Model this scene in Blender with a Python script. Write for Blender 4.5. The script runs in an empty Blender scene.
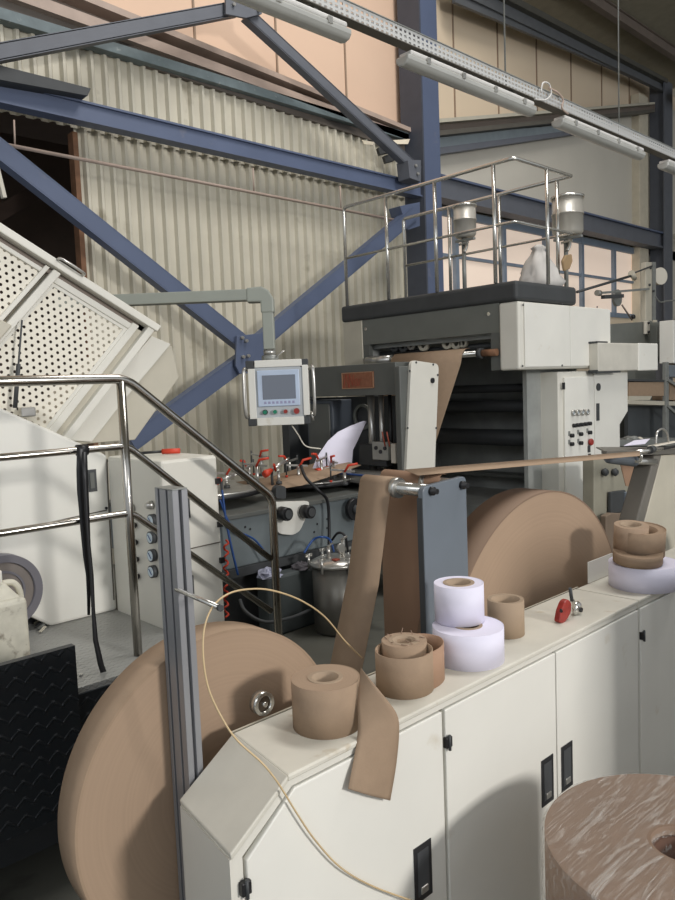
import bpy, math, random
import numpy as np
from mathutils import Vector, Matrix
random.seed(4)
PI = math.pi
# ---------------------------------------------------------------- camera model
W, H = 675, 900; CX, CY = 337.5, 450
V1 = np.array([1130-CX, CY-355.0]); V2 = np.array([-362-CX, CY-414.0])
F = math.sqrt(-(V1@V2))
AX = np.array([*V1, -F]); AX /= np.linalg.norm(AX)
AY = np.array([*V2, -F]); AY /= np.linalg.norm(AY)
AZ = np.cross(AX, AY)
R3 = np.array([AX, AY, AZ]); CAM = np.array([0, 0, 1.7])
def P(px, py, **k):                      # where the sight line meets a known plane of the place
    r = R3@np.array([px-CX, CY-py, -F]); a, v = list(k.items())[0]; i = 'xyz'.index(a)
    return Vector(CAM + r*(v-CAM[i])/r[i])
scene = bpy.context.scene
col = scene.collection
cd = bpy.data.cameras.new('camera'); cam = bpy.data.objects.new('camera', cd); col.objects.link(cam)
m4 = Matrix(R3.tolist()).to_4x4(); m4.translation = Vector(CAM); cam.matrix_world = m4
cd.sensor_fit = 'VERTICAL'; cd.sensor_height = 36; cd.lens = F/900*36; cd.clip_start = .02; cd.clip_end = 200
scene.camera = cam
# ---------------------------------------------------------------- materials
def srgb(c):
    return tuple(((x/255)/12.92 if x/255 <= .04045 else ((x/255+.055)/1.055)**2.4) for x in c)
MATS = {}
class NT:
    def __init__(s, name):
        s.m = bpy.data.materials.new(name); s.m.use_nodes = True; s.t = s.m.node_tree
        s.b = s.t.nodes['Principled BSDF']; s.out = s.t.nodes['Material Output']
    def n(s, typ, **k):
        x = s.t.nodes.new(typ)
        for a, v in k.items():
            if a in x.inputs.keys() if isinstance(a, str) else False: x.inputs[a].default_value = v
            else: setattr(x, a, v)
        return x
    def l(s, a, b): s.t.links.new(a, b)
def mat(name, c, rough=.6, metal=0, var=.08, scale=6, bump=0, bscale=60, spec=.5, stain=None, stretch=(1,1,1)):
    """paint, paper or metal with a little cloudy wear"""
    if name in MATS: return MATS[name]
    t = NT(name); c = srgb(c)
    t.b.inputs['Roughness'].default_value = rough; t.b.inputs['Metallic'].default_value = metal
    t.b.inputs['Specular IOR Level'].default_value = spec
    tc = t.n('ShaderNodeTexCoord'); mp = t.n('ShaderNodeMapping'); mp.inputs['Scale'].default_value = stretch
    t.l(tc.outputs['Object'], mp.inputs['Vector'])
    no = t.n('ShaderNodeTexNoise'); no.inputs['Scale'].default_value = scale; no.inputs['Detail'].default_value = 6
    t.l(mp.outputs[0], no.inputs['Vector'])
    cr = t.n('ShaderNodeValToRGB'); cr.color_ramp.elements[0].position = .3; cr.color_ramp.elements[1].position = .7
    cr.color_ramp.elements[0].color = (*[x*(1-var) for x in c], 1); cr.color_ramp.elements[1].color = (*[min(1, x*(1+var)) for x in c], 1)
    t.l(no.outputs['Fac'], cr.inputs['Fac']); last = cr.outputs[0]
    if stain:
        n2 = t.n('ShaderNodeTexNoise'); n2.inputs['Scale'].default_value = stain[1]; n2.inputs['Detail'].default_value = 8
        t.l(tc.outputs['Object'], n2.inputs['Vector'])
        r2 = t.n('ShaderNodeValToRGB'); r2.color_ramp.elements[0].position = stain[2]; r2.color_ramp.elements[1].position = min(1, stain[2]+.12)
        t.l(n2.outputs['Fac'], r2.inputs['Fac'])
        mx = t.n('ShaderNodeMixRGB'); t.l(r2.outputs[0], mx.inputs[0]); t.l(last, mx.inputs[1]); mx.inputs[2].default_value = (*srgb(stain[0]), 1)
        last = mx.outputs[0]
    t.l(last, t.b.inputs['Base Color'])
    if bump:
        n3 = t.n('ShaderNodeTexNoise'); n3.inputs['Scale'].default_value = bscale; n3.inputs['Detail'].default_value = 4
        t.l(mp.outputs[0], n3.inputs['Vector'])
        bp = t.n('ShaderNodeBump'); bp.inputs['Strength'].default_value = bump; bp.inputs['Distance'].default_value = .01
        t.l(n3.outputs['Fac'], bp.inputs['Height']); t.l(bp.outputs[0], t.b.inputs['Normal'])
    MATS[name] = t.m; return t.m
def rings(name, c, axis, freq=140, var=.1, rough=.75):
    """wound paper seen from its end: fine rings round the winding axis"""
    if name in MATS: return MATS[name]
    t = NT(name); c = srgb(c); t.b.inputs['Roughness'].default_value = rough
    tc = t.n('ShaderNodeTexCoord'); mp = t.n('ShaderNodeMapping')
    mp.inputs['Scale'].default_value = (1, 0, 1) if axis == 'y' else (1, 1, 0)
    t.l(tc.outputs['Object'], mp.inputs['Vector'])
    ln = t.n('ShaderNodeVectorMath', operation='LENGTH'); t.l(mp.outputs[0], ln.inputs[0])
    cb = t.n('ShaderNodeCombineXYZ'); t.l(ln.outputs['Value'], cb.inputs[0])
    no = t.n('ShaderNodeTexNoise'); no.inputs['Scale'].default_value = freq; no.inputs['Detail'].default_value = 5
    t.l(cb.outputs[0], no.inputs['Vector'])
    n2 = t.n('ShaderNodeTexNoise'); n2.inputs['Scale'].default_value = 3; t.l(tc.outputs['Object'], n2.inputs['Vector'])
    ad = t.n('ShaderNodeMath', operation='ADD'); t.l(no.outputs['Fac'], ad.inputs[0]); t.l(n2.outputs['Fac'], ad.inputs[1])
    cr = t.n('ShaderNodeValToRGB'); cr.color_ramp.elements[0].position = .35; cr.color_ramp.elements[1].position = .65
    hf = t.n('ShaderNodeMath', operation='MULTIPLY'); hf.inputs[1].default_value = .5; t.l(ad.outputs[0], hf.inputs[0])
    cr.color_ramp.elements[0].color = (*[x*(1-var) for x in c], 1); cr.color_ramp.elements[1].color = (*[x*(1+var) for x in c], 1)
    t.l(hf.outputs[0], cr.inputs['Fac']); t.l(cr.outputs[0], t.b.inputs['Base Color'])
    bp = t.n('ShaderNodeBump'); bp.inputs['Strength'].default_value = .12; bp.inputs['Distance'].default_value = .002
    t.l(no.outputs['Fac'], bp.inputs['Height']); t.l(bp.outputs[0], t.b.inputs['Normal'])
    MATS[name] = t.m; return t.m
def perforated(name, c, ang, pitch, rad):
    """sheet metal with a staggered lattice of open holes"""
    t = NT(name); c = srgb(c); t.b.inputs['Base Color'].default_value = (*c, 1); t.b.inputs['Roughness'].default_value = .5
    tc = t.n('ShaderNodeTexCoord'); mp = t.n('ShaderNodeMapping'); mp.inputs['Rotation'].default_value = (0, ang, 0)
    mp.inputs['Scale'].default_value = (1/pitch, 0, 1/(pitch*1.732))
    mp.vector_type = 'POINT'
    # rotate first, then scale
    m0 = t.n('ShaderNodeMapping'); m0.inputs['Rotation'].default_value = (0, ang, 0)
    mp.inputs['Rotation'].default_value = (0, 0, 0)
    t.l(tc.outputs['Object'], m0.inputs['Vector']); t.l(m0.outputs[0], mp.inputs['Vector'])
    ds = []
    for off in ((0, 0, 0), (.5, 0, .5)):
        a = t.n('ShaderNodeVectorMath', operation='ADD'); a.inputs[1].default_value = off; t.l(mp.outputs[0], a.inputs[0])
        f = t.n('ShaderNodeVectorMath', operation='FRACTION'); t.l(a.outputs[0], f.inputs[0])
        s = t.n('ShaderNodeVectorMath', operation='SUBTRACT'); s.inputs[1].default_value = (.5, 0, .5); t.l(f.outputs[0], s.inputs[0])
        k = t.n('ShaderNodeVectorMath', operation='MULTIPLY'); k.inputs[1].default_value = (pitch, 0, pitch*1.732); t.l(s.outputs[0], k.inputs[0])
        ln = t.n('ShaderNodeVectorMath', operation='LENGTH'); t.l(k.outputs[0], ln.inputs[0]); ds.append(ln.outputs['Value'])
    mn = t.n('ShaderNodeMath', operation='MINIMUM'); t.l(ds[0], mn.inputs[0]); t.l(ds[1], mn.inputs[1])
    lt = t.n('ShaderNodeMath', operation='GREATER_THAN'); lt.inputs[1].default_value = rad; t.l(mn.outputs[0], lt.inputs[0])
    t.l(lt.outputs[0], t.b.inputs['Alpha']); return t.m
def tray_mat():
    """galvanised cable tray with rows of short slots"""
    t = NT('slotted_galvanised'); t.b.inputs['Metallic'].default_value = .25; t.b.inputs['Roughness'].default_value = .5
    tc = t.n('ShaderNodeTexCoord'); mp = t.n('ShaderNodeMapping'); mp.inputs['Scale'].default_value = (1/.04, 0, 1/.028)
    t.l(tc.outputs['Object'], mp.inputs['Vector'])
    f = t.n('ShaderNodeVectorMath', operation='FRACTION'); t.l(mp.outputs[0], f.inputs[0])
    sp = t.n('ShaderNodeSeparateXYZ'); t.l(f.outputs[0], sp.inputs[0])
    a = t.n('ShaderNodeMath', operation='GREATER_THAN'); a.inputs[1].default_value = .5; t.l(sp.outputs[0], a.inputs[0])
    b = t.n('ShaderNodeMath', operation='GREATER_THAN'); b.inputs[1].default_value = .5; t.l(sp.outputs[2], b.inputs[0])
    c = t.n('ShaderNodeMath', operation='MULTIPLY'); t.l(a.outputs[0], c.inputs[0]); t.l(b.outputs[0], c.inputs[1])
    d = t.n('ShaderNodeMath', operation='SUBTRACT'); d.inputs[0].default_value = 1; t.l(c.outputs[0], d.inputs[1])
    t.l(d.outputs[0], t.b.inputs['Alpha']); t.b.inputs['Base Color'].default_value = (.6, .6, .58, 1); return t.m
def tread_mat(name, c, rough, metal, sc=18):
    """diamond tread plate: short raised lozenges in two crossing directions"""
    t = NT(name); t.b.inputs['Base Color'].default_value = (*srgb(c), 1); t.b.inputs['Roughness'].default_value = rough; t.b.inputs['Metallic'].default_value = metal
    tc = t.n('ShaderNodeTexCoord'); outs = []
    for ang, off in ((.7, 0), (-.7, .5)):
        m = t.n('ShaderNodeMapping'); m.inputs['Scale'].default_value = (sc, sc, sc); m.inputs['Location'].default_value = (off, off, off)
        t.l(tc.outputs['Object'], m.inputs['Vector'])
        sp = t.n('ShaderNodeSeparateXYZ'); t.l(m.outputs[0], sp.inputs[0])
        yz = t.n('ShaderNodeMath', operation='ADD'); t.l(sp.outputs[1], yz.inputs[0]); t.l(sp.outputs[2], yz.inputs[1])
        cb = t.n('ShaderNodeCombineXYZ'); t.l(sp.outputs[0], cb.inputs[0]); t.l(yz.outputs[0], cb.inputs[1])
        f = t.n('ShaderNodeVectorMath', operation='FRACTION'); t.l(cb.outputs[0], f.inputs[0])
        s = t.n('ShaderNodeVectorMath', operation='SUBTRACT'); s.inputs[1].default_value = (.5, .5, 0); t.l(f.outputs[0], s.inputs[0])
        r = t.n('ShaderNodeVectorRotate', rotation_type='Z_AXIS'); r.inputs['Angle'].default_value = ang; t.l(s.outputs[0], r.inputs['Vector'])
        k = t.n('ShaderNodeVectorMath', operation='MULTIPLY'); k.inputs[1].default_value = (1, 5, 1); t.l(r.outputs[0], k.inputs[0])
        ln = t.n('ShaderNodeVectorMath', operation='LENGTH'); t.l(k.outputs[0], ln.inputs[0]); outs.append(ln.outputs['Value'])
    mn = t.n('ShaderNodeMath', operation='MINIMUM'); t.l(outs[0], mn.inputs[0]); t.l(outs[1], mn.inputs[1])
    cr = t.n('ShaderNodeValToRGB'); cr.color_ramp.elements[0].position = .3; cr.color_ramp.elements[1].position = .5
    cr.color_ramp.elements[0].color = (1, 1, 1, 1); cr.color_ramp.elements[1].color = (0, 0, 0, 1); t.l(mn.outputs[0], cr.inputs['Fac'])
    bp = t.n('ShaderNodeBump'); bp.inputs['Strength'].default_value = 1; bp.inputs['Distance'].default_value = .004
    t.l(cr.outputs[0], bp.inputs['Height']); t.l(bp.outputs[0], t.b.inputs['Normal']); return t.m
WHITE = mat('machine_white', (226, 224, 215), .42, var=.04, scale=3, stain=((206, 198, 180), 7, .68))
OFFW = mat('warm_white_paint', (216, 213, 202), .45, var=.04, scale=3)
DIRTYTOP = mat('dusty_white_top', (206, 202, 189), .55, var=.07, scale=8, stain=((186, 174, 152), 14, .66))
PALE = mat('pale_beige_paint', (188, 182, 165), .5, var=.05)
DGREY = mat('dark_grey_paint', (92, 94, 90), .5, var=.06)
MGREY = mat('mid_grey_paint', (108, 110, 104), .5, var=.06)
SLATE = mat('slate_grey_paint', (108, 116, 124), .35, var=.06, scale=5, spec=.6)
BGREY = mat('blue_grey_paint', (112, 120, 122), .45, var=.08)
CHAR = mat('charcoal_paint', (62, 64, 65), .6, var=.1)
BLACK = mat('black_plastic', (24, 24, 26), .45, var=.1)
DARK = mat('dark_machine_inside', (150, 152, 148), .55, var=.2, scale=4)
BLUE = mat('blue_steel_paint', (88, 99, 124), .5, var=.07, scale=2, stain=((110, 112, 126), 5, .66))
BLUEG = mat('grey_blue_steel_paint', (98, 101, 108), .55, var=.06)
STEEL = mat('brushed_steel', (190, 188, 182), .28, .75, var=.1)
RAILST = mat('stainless_tube', (178, 174, 166), .2, 1, var=.05)
CHROME = mat('polished_steel', (205, 203, 196), .2, .8, var=.05)
ALU = mat('aluminium', (150, 151, 154), .42, .5, var=.05, stretch=(1, 1, .1))
GALV = mat('galvanised_steel', (140, 142, 138), .45, .3, var=.12, scale=14)
KRAFT = mat('kraft_paper', (154, 132, 110), .85, var=.05, scale=25, bump=.06, bscale=160, spec=.25)
KRAFTD = mat('brown_kraft_paper', (140, 117, 99), .8, var=.05, scale=9)
KRED = mat('red_brown_kraft', (160, 128, 104), .75, var=.05)
CORE = mat('cardboard_core', (160, 140, 118), .85, var=.1, scale=20)
KEND_Y = rings('kraft_end_grain', (160, 136, 113), 'y', 110, .08)
KEND_Z = rings('kraft_end_grain_small', (162, 138, 115), 'z', 500, .14)
WPAPER = mat('white_paper', (222, 219, 234), .6, var=.02)
WEND = rings('white_paper_end_grain', (226, 222, 238), 'z', 500, .04)
SHEET = mat('corrugated_cream_sheet', (200, 194, 176), .5, var=.05, scale=3, stain=((160, 152, 132), 2.5, .62))
CREAM = mat('cream_wall_panel', (226, 206, 178), .8, var=.03, scale=1)
SALM = mat('salmon_wall_panel', (224, 192, 166), .8, var=.04, scale=.8)
LOWW = mat('pale_grey_wall_panel', (206, 200, 186), .8, var=.04, scale=1)
ROOF = mat('brown_grey_roof_sheet', (140, 134, 116), .8, var=.08)
BROWNST = mat('brown_grey_steel', (122, 110, 100), .6, var=.08)
PINKST = mat('pale_pinkish_flashing', (176, 156, 142), .6, var=.08)
TEAL = mat('teal_grey_flashing', (104, 116, 118), .6, var=.15, scale=8, stain=((160, 165, 160), 14, .64))
FLOOR = mat('concrete_floor', (96, 96, 88), .55, var=.15, scale=2.5, stain=((60, 60, 54), 3, .55))
ORANGE = mat('red_orange_rubber', (200, 62, 36), .5)
RED = mat('worn_red_plastic', (150, 46, 38), .4, var=.25, scale=40)
GREEN = mat('green_button', (20, 120, 90), .4)
BLUEH = mat('blue_air_hose', (30, 70, 130), .4)
GAUGEF = mat('gauge_face', (200, 214, 222), .4)
PIPEG = mat('grey_green_arm_paint', (148, 152, 142), .5, var=.04)
JCAN = mat('dirty_white_plastic', (196, 192, 176), .55, var=.12, scale=18, bump=.3, bscale=20, stain=((110, 100, 84), 16, .58))
SACK = mat('white_sack_cloth', (200, 196, 190), .8, var=.1)
RATTAN = mat('pale_cane', (196, 172, 132), .5, var=.1)
LAMPW = mat('lamp_housing_white', (205, 203, 198), .4, var=.04)
LAMPD = mat('frosted_lamp_cover', (172, 172, 166), .3, var=.04, spec=.7)
RUST = mat('rusty_brown_edge', (120, 86, 62), .8, var=.2, scale=12)
COPPER = mat('copper_nameplate', (150, 100, 76), .5, .3, var=.15, scale=30)
BRED = mat('brick_red_lettering', (150, 72, 54), .6)
def screen_mat():
    t = NT('touch_screen'); t.b.inputs['Base Color'].default_value = (.07, .08, .1, 1); t.b.inputs['Roughness'].default_value = .15
    t.b.inputs['Emission Color'].default_value = (.20, .22, .26, 1); t.b.inputs['Emission Strength'].default_value = .35; return t.m
SCREEN = screen_mat()
def pane_mat():
    t = NT('frosted_window_pane'); t.b.inputs['Base Color'].default_value = (*srgb((222, 206, 190)), 1); t.b.inputs['Roughness'].default_value = .6
    t.b.inputs['Emission Color'].default_value = (*srgb((240, 216, 196)), 1); t.b.inputs['Emission Strength'].default_value = .42
    no = t.n('ShaderNodeTexNoise'); no.inputs['Scale'].default_value = 1.2
    bp = t.n('ShaderNodeBump'); bp.inputs['Strength'].default_value = .1; t.l(no.outputs['Fac'], bp.inputs['Height']); t.l(bp.outputs[0], t.b.inputs['Normal']); return t.m
PANE = pane_mat()
def wrap_mat():
    """clear stretch film: streaky, crinkled and glossy"""
    t = NT('stretch_film'); nt = t
    t.b.inputs['Base Color'].default_value = (.68, .65, .6, 1); t.b.inputs['Roughness'].default_value = .14
    tc = t.n('ShaderNodeTexCoord'); mp = t.n('ShaderNodeMapping'); mp.inputs['Rotation'].default_value = (.3, .2, -.75); mp.inputs['Scale'].default_value = (6, 110, 50)
    t.l(tc.outputs['Object'], mp.inputs['Vector'])
    no = t.n('ShaderNodeTexNoise'); no.inputs['Scale'].default_value = 1; no.inputs['Detail'].default_value = 10; no.inputs['Distortion'].default_value = 1.6; t.l(mp.outputs[0], no.inputs['Vector'])
    m2 = t.n('ShaderNodeMapping'); m2.inputs['Rotation'].default_value = (.1, .3, .5); m2.inputs['Scale'].default_value = (3.5, 26, 14); t.l(tc.outputs['Object'], m2.inputs['Vector'])
    nb = t.n('ShaderNodeTexNoise'); nb.inputs['Scale'].default_value = 1; nb.inputs['Detail'].default_value = 10; nb.inputs['Distortion'].default_value = 3; t.l(m2.outputs[0], nb.inputs['Vector'])
    mxx = t.n('ShaderNodeMath', operation='MAXIMUM'); t.l(no.outputs['Fac'], mxx.inputs[0]); t.l(nb.outputs['Fac'], mxx.inputs[1])
    class _O: pass
    raw = no; no = _O(); no.outputs = {'Fac': mxx.outputs[0]}
    cr = t.n('ShaderNodeValToRGB'); cr.color_ramp.elements[0].position = .53; cr.color_ramp.elements[1].position = .8
    cr.color_ramp.elements[0].color = (.07, .07, .07, 1); cr.color_ramp.elements[1].color = (.6, .6, .6, 1)
    t.l(no.outputs['Fac'], cr.inputs['Fac']); t.l(cr.outputs[0], t.b.inputs['Alpha'])
    bp = t.n('ShaderNodeBump'); bp.inputs['Strength'].default_value = .9; bp.inputs['Distance'].default_value = .012
    t.l(no.outputs['Fac'], bp.inputs['Height']); t.l(bp.outputs[0], t.b.inputs['Normal']); return t.m
FILM = wrap_mat()
TREADG = tread_mat('grey_tread_plate', (156, 156, 152), .4, .2, 34)
TREADB = tread_mat('black_tread_plate', (26, 30, 34), .4, .1)
TRAYM = tray_mat()
# ---------------------------------------------------------------- mesh builder
class MB:
    def __init__(s): s.v = []; s.f = []; s.sm = []; s.mi = []; s.mats = []; s.cur = 0
    def use(s, m):
        if m not in s.mats: s.mats.append(m)
        s.cur = s.mats.index(m); return s
    def add(s, vs, fs, smooth=False):
        o = len(s.v); s.v += [tuple(v) for v in vs]
        for f in fs: s.f.append([o+i for i in f]); s.sm.append(smooth); s.mi.append(s.cur)
        return s
    def box(s, a, b):
        x0, y0, z0 = [min(p, q) for p, q in zip(a, b)]; x1, y1, z1 = [max(p, q) for p, q in zip(a, b)]
        return s.add([(x0,y0,z0),(x1,y0,z0),(x1,y1,z0),(x0,y1,z0),(x0,y0,z1),(x1,y0,z1),(x1,y1,z1),(x0,y1,z1)],
                     [(0,3,2,1),(4,5,6,7),(0,1,5,4),(1,2,6,5),(2,3,7,6),(3,0,4,7)])
    def prism(s, pts, off):              # pts: 3D polygon, off: extrusion vector
        n = len(pts); off = Vector(off); a = [Vector(p) for p in pts]; b = [p+off for p in a]
        nrm = Vector((0, 0, 0))
        for i in range(n): nrm += a[i].cross(a[(i+1) % n])
        if nrm.dot(off) > 0: a = a[::-1]; b = b[::-1]
        return s.add(a+b, [tuple(range(n)), tuple(range(2*n-1, n-1, -1))]+[((i+1) % n, i, n+i, n+(i+1) % n) for i in range(n)])
    def tube(s, pts, r, n=12, cap=True, flat=None):
        pts = [Vector(p) for p in pts]; rs = r if isinstance(r, (list, tuple)) else [r]*len(pts); vs = []; prev = None
        for i, p in enumerate(pts):
            t = ((pts[min(i+1, len(pts)-1)]-p).normalized() + (p-pts[max(i-1, 0)]).normalized())
            t = t.normalized() if t.length > 1e-6 else Vector((0, 0, 1))
            if prev is None:
                u = t.orthogonal().normalized()
                if flat is not None: u = (Vector(flat)-t*t.dot(Vector(flat))).normalized()
            else: u = (prev-t*t.dot(prev)).normalized()
            prev = u; w = t.cross(u)
            for k in range(n):
                a = 2*PI*k/n; vs.append(p+u*math.cos(a)*rs[i]+w*math.sin(a)*rs[i])
        fs = [(i*n+k, i*n+(k+1) % n, (i+1)*n+(k+1) % n, (i+1)*n+k) for i in range(len(pts)-1) for k in range(n)]
        s.add(vs, fs, True)
        if cap:
            o = len(s.v)-len(vs); s.f.append([o+k for k in range(n)][::-1]); s.sm.append(False); s.mi.append(s.cur)
            s.f.append([len(s.v)-n+k for k in range(n)]); s.sm.append(False); s.mi.append(s.cur)
        return s
    def cyl(s, p0, p1, r, n=24): return s.tube([p0, p1], r, n)
    def bar(s, p0, p1, w, h, up=(0, 0, 1)):   # rectangular bar, w across, h along 'up'
        p0 = Vector(p0); p1 = Vector(p1); t = (p1-p0).normalized(); up = Vector(up); up = (up-t*t.dot(up)).normalized(); sd = t.cross(up)
        q = [sd*a*w/2+up*b*h/2 for a, b in ((-1,-1),(1,-1),(1,1),(-1,1))]
        return s.prism([p0+x for x in q], p1-p0)
    def lathe(s, prof, o, axis='z', n=48, smooth=True, tilt=None):   # prof: closed list of (r, h)
        o = Vector(o); vs = []; m = len(prof)
        for k in range(n):
            a = 2*PI*k/n; c, d = math.cos(a), math.sin(a)
            for r, h in prof:
                v = {'z': (r*c, r*d, h), 'y': (r*d, h, r*c), 'x': (h, r*c, r*d)}[axis]; v = Vector(v)
                if tilt is not None: v = tilt@v
                vs.append(o+v)
        fs = []
        for k in range(n):
            for i in range(m):
                a, b = k*m+i, k*m+(i+1) % m; c, d = ((k+1) % n)*m+(i+1) % m, ((k+1) % n)*m+i
                fs.append((a, d, c, b))
        # side faces smooth, caps flat
        o0 = len(s.v); s.v += [tuple(v) for v in vs]
        for q, f in enumerate(fs):
            i = q % m; dr = abs(prof[i][0]-prof[(i+1) % m][0]); dh = abs(prof[i][1]-prof[(i+1) % m][1])
            s.f.append([o0+x for x in f]); s.sm.append(smooth and dh > dr*.3); s.mi.append(s.cur)
        return s
    def ring(s, o, axis, r0, r1, h0, h1, n=64, tilt=None): return s.lathe([(r0, h0), (r1, h0), (r1, h1), (r0, h1)], o, axis, n, tilt=tilt)
    def strip(s, line, width, th=.0015, nrm=None):   # bent sheet: centre line swept along a width vector
        line = [Vector(p) for p in line]; ws = width if isinstance(width, list) else [width]*len(line); n = len(line)
        a = []; 
        for i, p in enumerate(line):
            t = (line[min(i+1, n-1)]-line[max(i-1, 0)]).normalized(); w = Vector(ws[i]); nn = t.cross(w).normalized()*th/2
            a += [p+nn, p+w+nn, p+w-nn, p-nn]
        fs = []
        for i in range(n-1):
            for k in range(4): fs.append((i*4+k, (i+1)*4+k, (i+1)*4+(k+1) % 4, i*4+(k+1) % 4))
        fs += [(0, 1, 2, 3), tuple((n-1)*4+k for k in (3, 2, 1, 0))]
        return s.add(a, fs, True)
def root_loc(o):
    l = Vector((0, 0, 0))
    while o is not None: l = l+o.location; o = o.parent
    return l
def obj(name, mb, m=None, parent=None, bevel=0, seg=2, label=None, origin=None):
    vs = mb.v
    if parent is not None: org = root_loc(parent)
    elif origin is not None: org = Vector(origin)
    else:
        xs = list(zip(*vs)); org = Vector(((min(xs[0])+max(xs[0]))/2, (min(xs[1])+max(xs[1]))/2, min(xs[2])))
    me = bpy.data.meshes.new(name); me.from_pydata([tuple(Vector(v)-org) for v in vs], [], mb.f)
    me.polygons.foreach_set('use_smooth', mb.sm)
    ms = mb.mats if mb.mats else [m]
    for x in ms: me.materials.append(x)
    if mb.mats: me.polygons.foreach_set('material_index', mb.mi)
    me.update()
    import bmesh
    bm = bmesh.new(); bm.from_mesh(me); bmesh.ops.recalc_face_normals(bm, faces=bm.faces); bm.to_mesh(me); bm.free()
    o = bpy.data.objects.new(name, me); col.objects.link(o)
    if parent is not None: o.parent = parent
    else: o.location = org
    if bevel:
        b = o.modifiers.new('bevel', 'BEVEL'); b.width = bevel; b.segments = seg; b.limit_method = 'ANGLE'; b.angle_limit = .6
    if label: o['label'] = label
    return o
def thing(name, label, cat, loc, group=None):
    o = bpy.data.objects.new(name, None); o.empty_display_size = .1; col.objects.link(o); o.location = loc
    o['label'] = label; o['category'] = cat
    if group: o['group'] = group
    return o
def tag(o, label, cat, group=None, kind=None):
    o['label'] = label; o['category'] = cat
    if group: o['group'] = group
    if kind: o['kind'] = kind
    return o
def struct(o, label=None):
    o['kind'] = 'structure'
    if label: o['label'] = label
    return o
def tree_copy(o, d, parent=None):
    c = o.copy(); col.objects.link(c); kids = list(o.children)
    if parent is not None: c.parent = parent
    else: c.location = o.location + Vector(d)
    for k in kids: tree_copy(k, d, c)
    return c
def py(pts, y): return [P(a, b, y=y) for a, b in pts]
def pxx(pts, x): return [P(a, b, x=x) for a, b in pts]
def rounded(pts, r, n=5):                # round the corners of a flat polygon
    pts = [Vector(p) for p in pts]; out = []
    for i, p in enumerate(pts):
        a = pts[i-1]-p; b = pts[(i+1) % len(pts)]-p; rr = min(r, a.length*.45, b.length*.45)
        p0 = p+a.normalized()*rr; p1 = p+b.normalized()*rr
        for k in range(n+1):
            t = k/n; out.append((1-t)**2*p0+2*t*(1-t)*p+t*t*p1)
    return out
def bez(p, n=24):                        # smooth curve through points (Catmull-Rom)
    p = [Vector(q) for q in p]; out = []
    for i in range(len(p)-1):
        a, b, c, d = p[max(i-1, 0)], p[i], p[i+1], p[min(i+2, len(p)-1)]
        for k in range(n):
            t = k/n; out.append(.5*((2*b)+(c-a)*t+(2*a-5*b+4*c-d)*t*t+(3*b-a-3*c+d)*t**3))
    out.append(p[-1]); return out
PART2 = None
# ================================================================ THE HALL
b = MB().box((-8, -9, -.1), (24, 7.4, 0)); struct(obj('floor', b, FLOOR), 'worn grey concrete factory floor')
# corrugated sheet wall with an open doorway at the left
def corr(mb, x0, x1, z0, z1, y=7.0, p=.14, d=.045):
    x = x0; pr = []
    while x < x1: pr += [(x, y), (x+.066, y), (x+.084, y-d), (x+.112, y-d)]; x += p
    pr.append((x, y)); a = [(q[0], q[1], z0) for q in pr]; c = [(q[0], q[1], z1) for q in pr]; n = len(pr)
    bk = [(q[0], q[1]+.004, z0) for q in pr]; bt = [(q[0], q[1]+.004, z1) for q in pr]
    mb.add(a+c+bk+bt, [(i, i+1, n+i+1, n+i) for i in range(n-1)]+[(2*n+i+1, 2*n+i, 3*n+i, 3*n+i+1) for i in range(n-1)]+[(n+i, n+i+1, 3*n+i+1, 3*n+i) for i in range(n-1)])
XD = 3.27
b = MB(); corr(b, -6, 8.4, 4.26, 5.04); corr(b, XD, 8.4, 0, 4.3, y=7.012)
struct(obj('wall_corrugated', b, SHEET), 'cream corrugated metal sheet wall behind the blue bracing')
b = MB().box((XD-.05, 6.93, 0), (XD+.0, 7.04, 4.2)); struct(obj('trim_1', b, RUST), 'rusty brown edge of the corrugated sheet beside the opening')
b = MB().box((-6, 7.05, 0), (1.2, 7.1, 4.4)); struct(obj('wall_left', b, SHEET))
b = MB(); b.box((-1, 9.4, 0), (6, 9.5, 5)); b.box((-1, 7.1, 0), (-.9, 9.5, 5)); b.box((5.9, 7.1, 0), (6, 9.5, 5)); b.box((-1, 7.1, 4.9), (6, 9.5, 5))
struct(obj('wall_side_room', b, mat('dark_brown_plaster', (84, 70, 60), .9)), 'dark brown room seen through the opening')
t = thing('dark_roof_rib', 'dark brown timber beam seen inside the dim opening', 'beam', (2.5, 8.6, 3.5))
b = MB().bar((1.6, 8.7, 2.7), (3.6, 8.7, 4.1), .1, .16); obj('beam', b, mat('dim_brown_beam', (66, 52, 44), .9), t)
b = MB().prism(py([(-40, 68), (79, 97), (76, 104), (-40, 84)], 6.78), (0, -.25, 0))
tag(obj('shutter_cover', b, CHAR), 'dark metal cover plate sticking out above the blue horizontal beam at upper left', 'cover plate')
# upper wall panels
b = MB().box((-6, 7.1, 4.9), (8.3, 7.2, 12)); struct(obj('wall_upper_left', b, SALM), 'salmon wall panels above the corrugated sheet')
b = MB().box((8.3, 7.1, 4.9), (24, 7.2, 8.8)); struct(obj('wall_upper_right', b, CREAM), 'cream wall panels to the right of the blue column')
i = 2
for k in range(-4, 14):
    x = 7.05+1.145*k
    if x > 24: break
    b = MB().box((x-.012, 7.085, 5.2), (x+.012, 7.1, 8.6 if x > 8.3 else 10)); struct(obj('trim_%d' % i, b, mat('panel_joint', (150, 128, 108), .8))); i += 1
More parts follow.
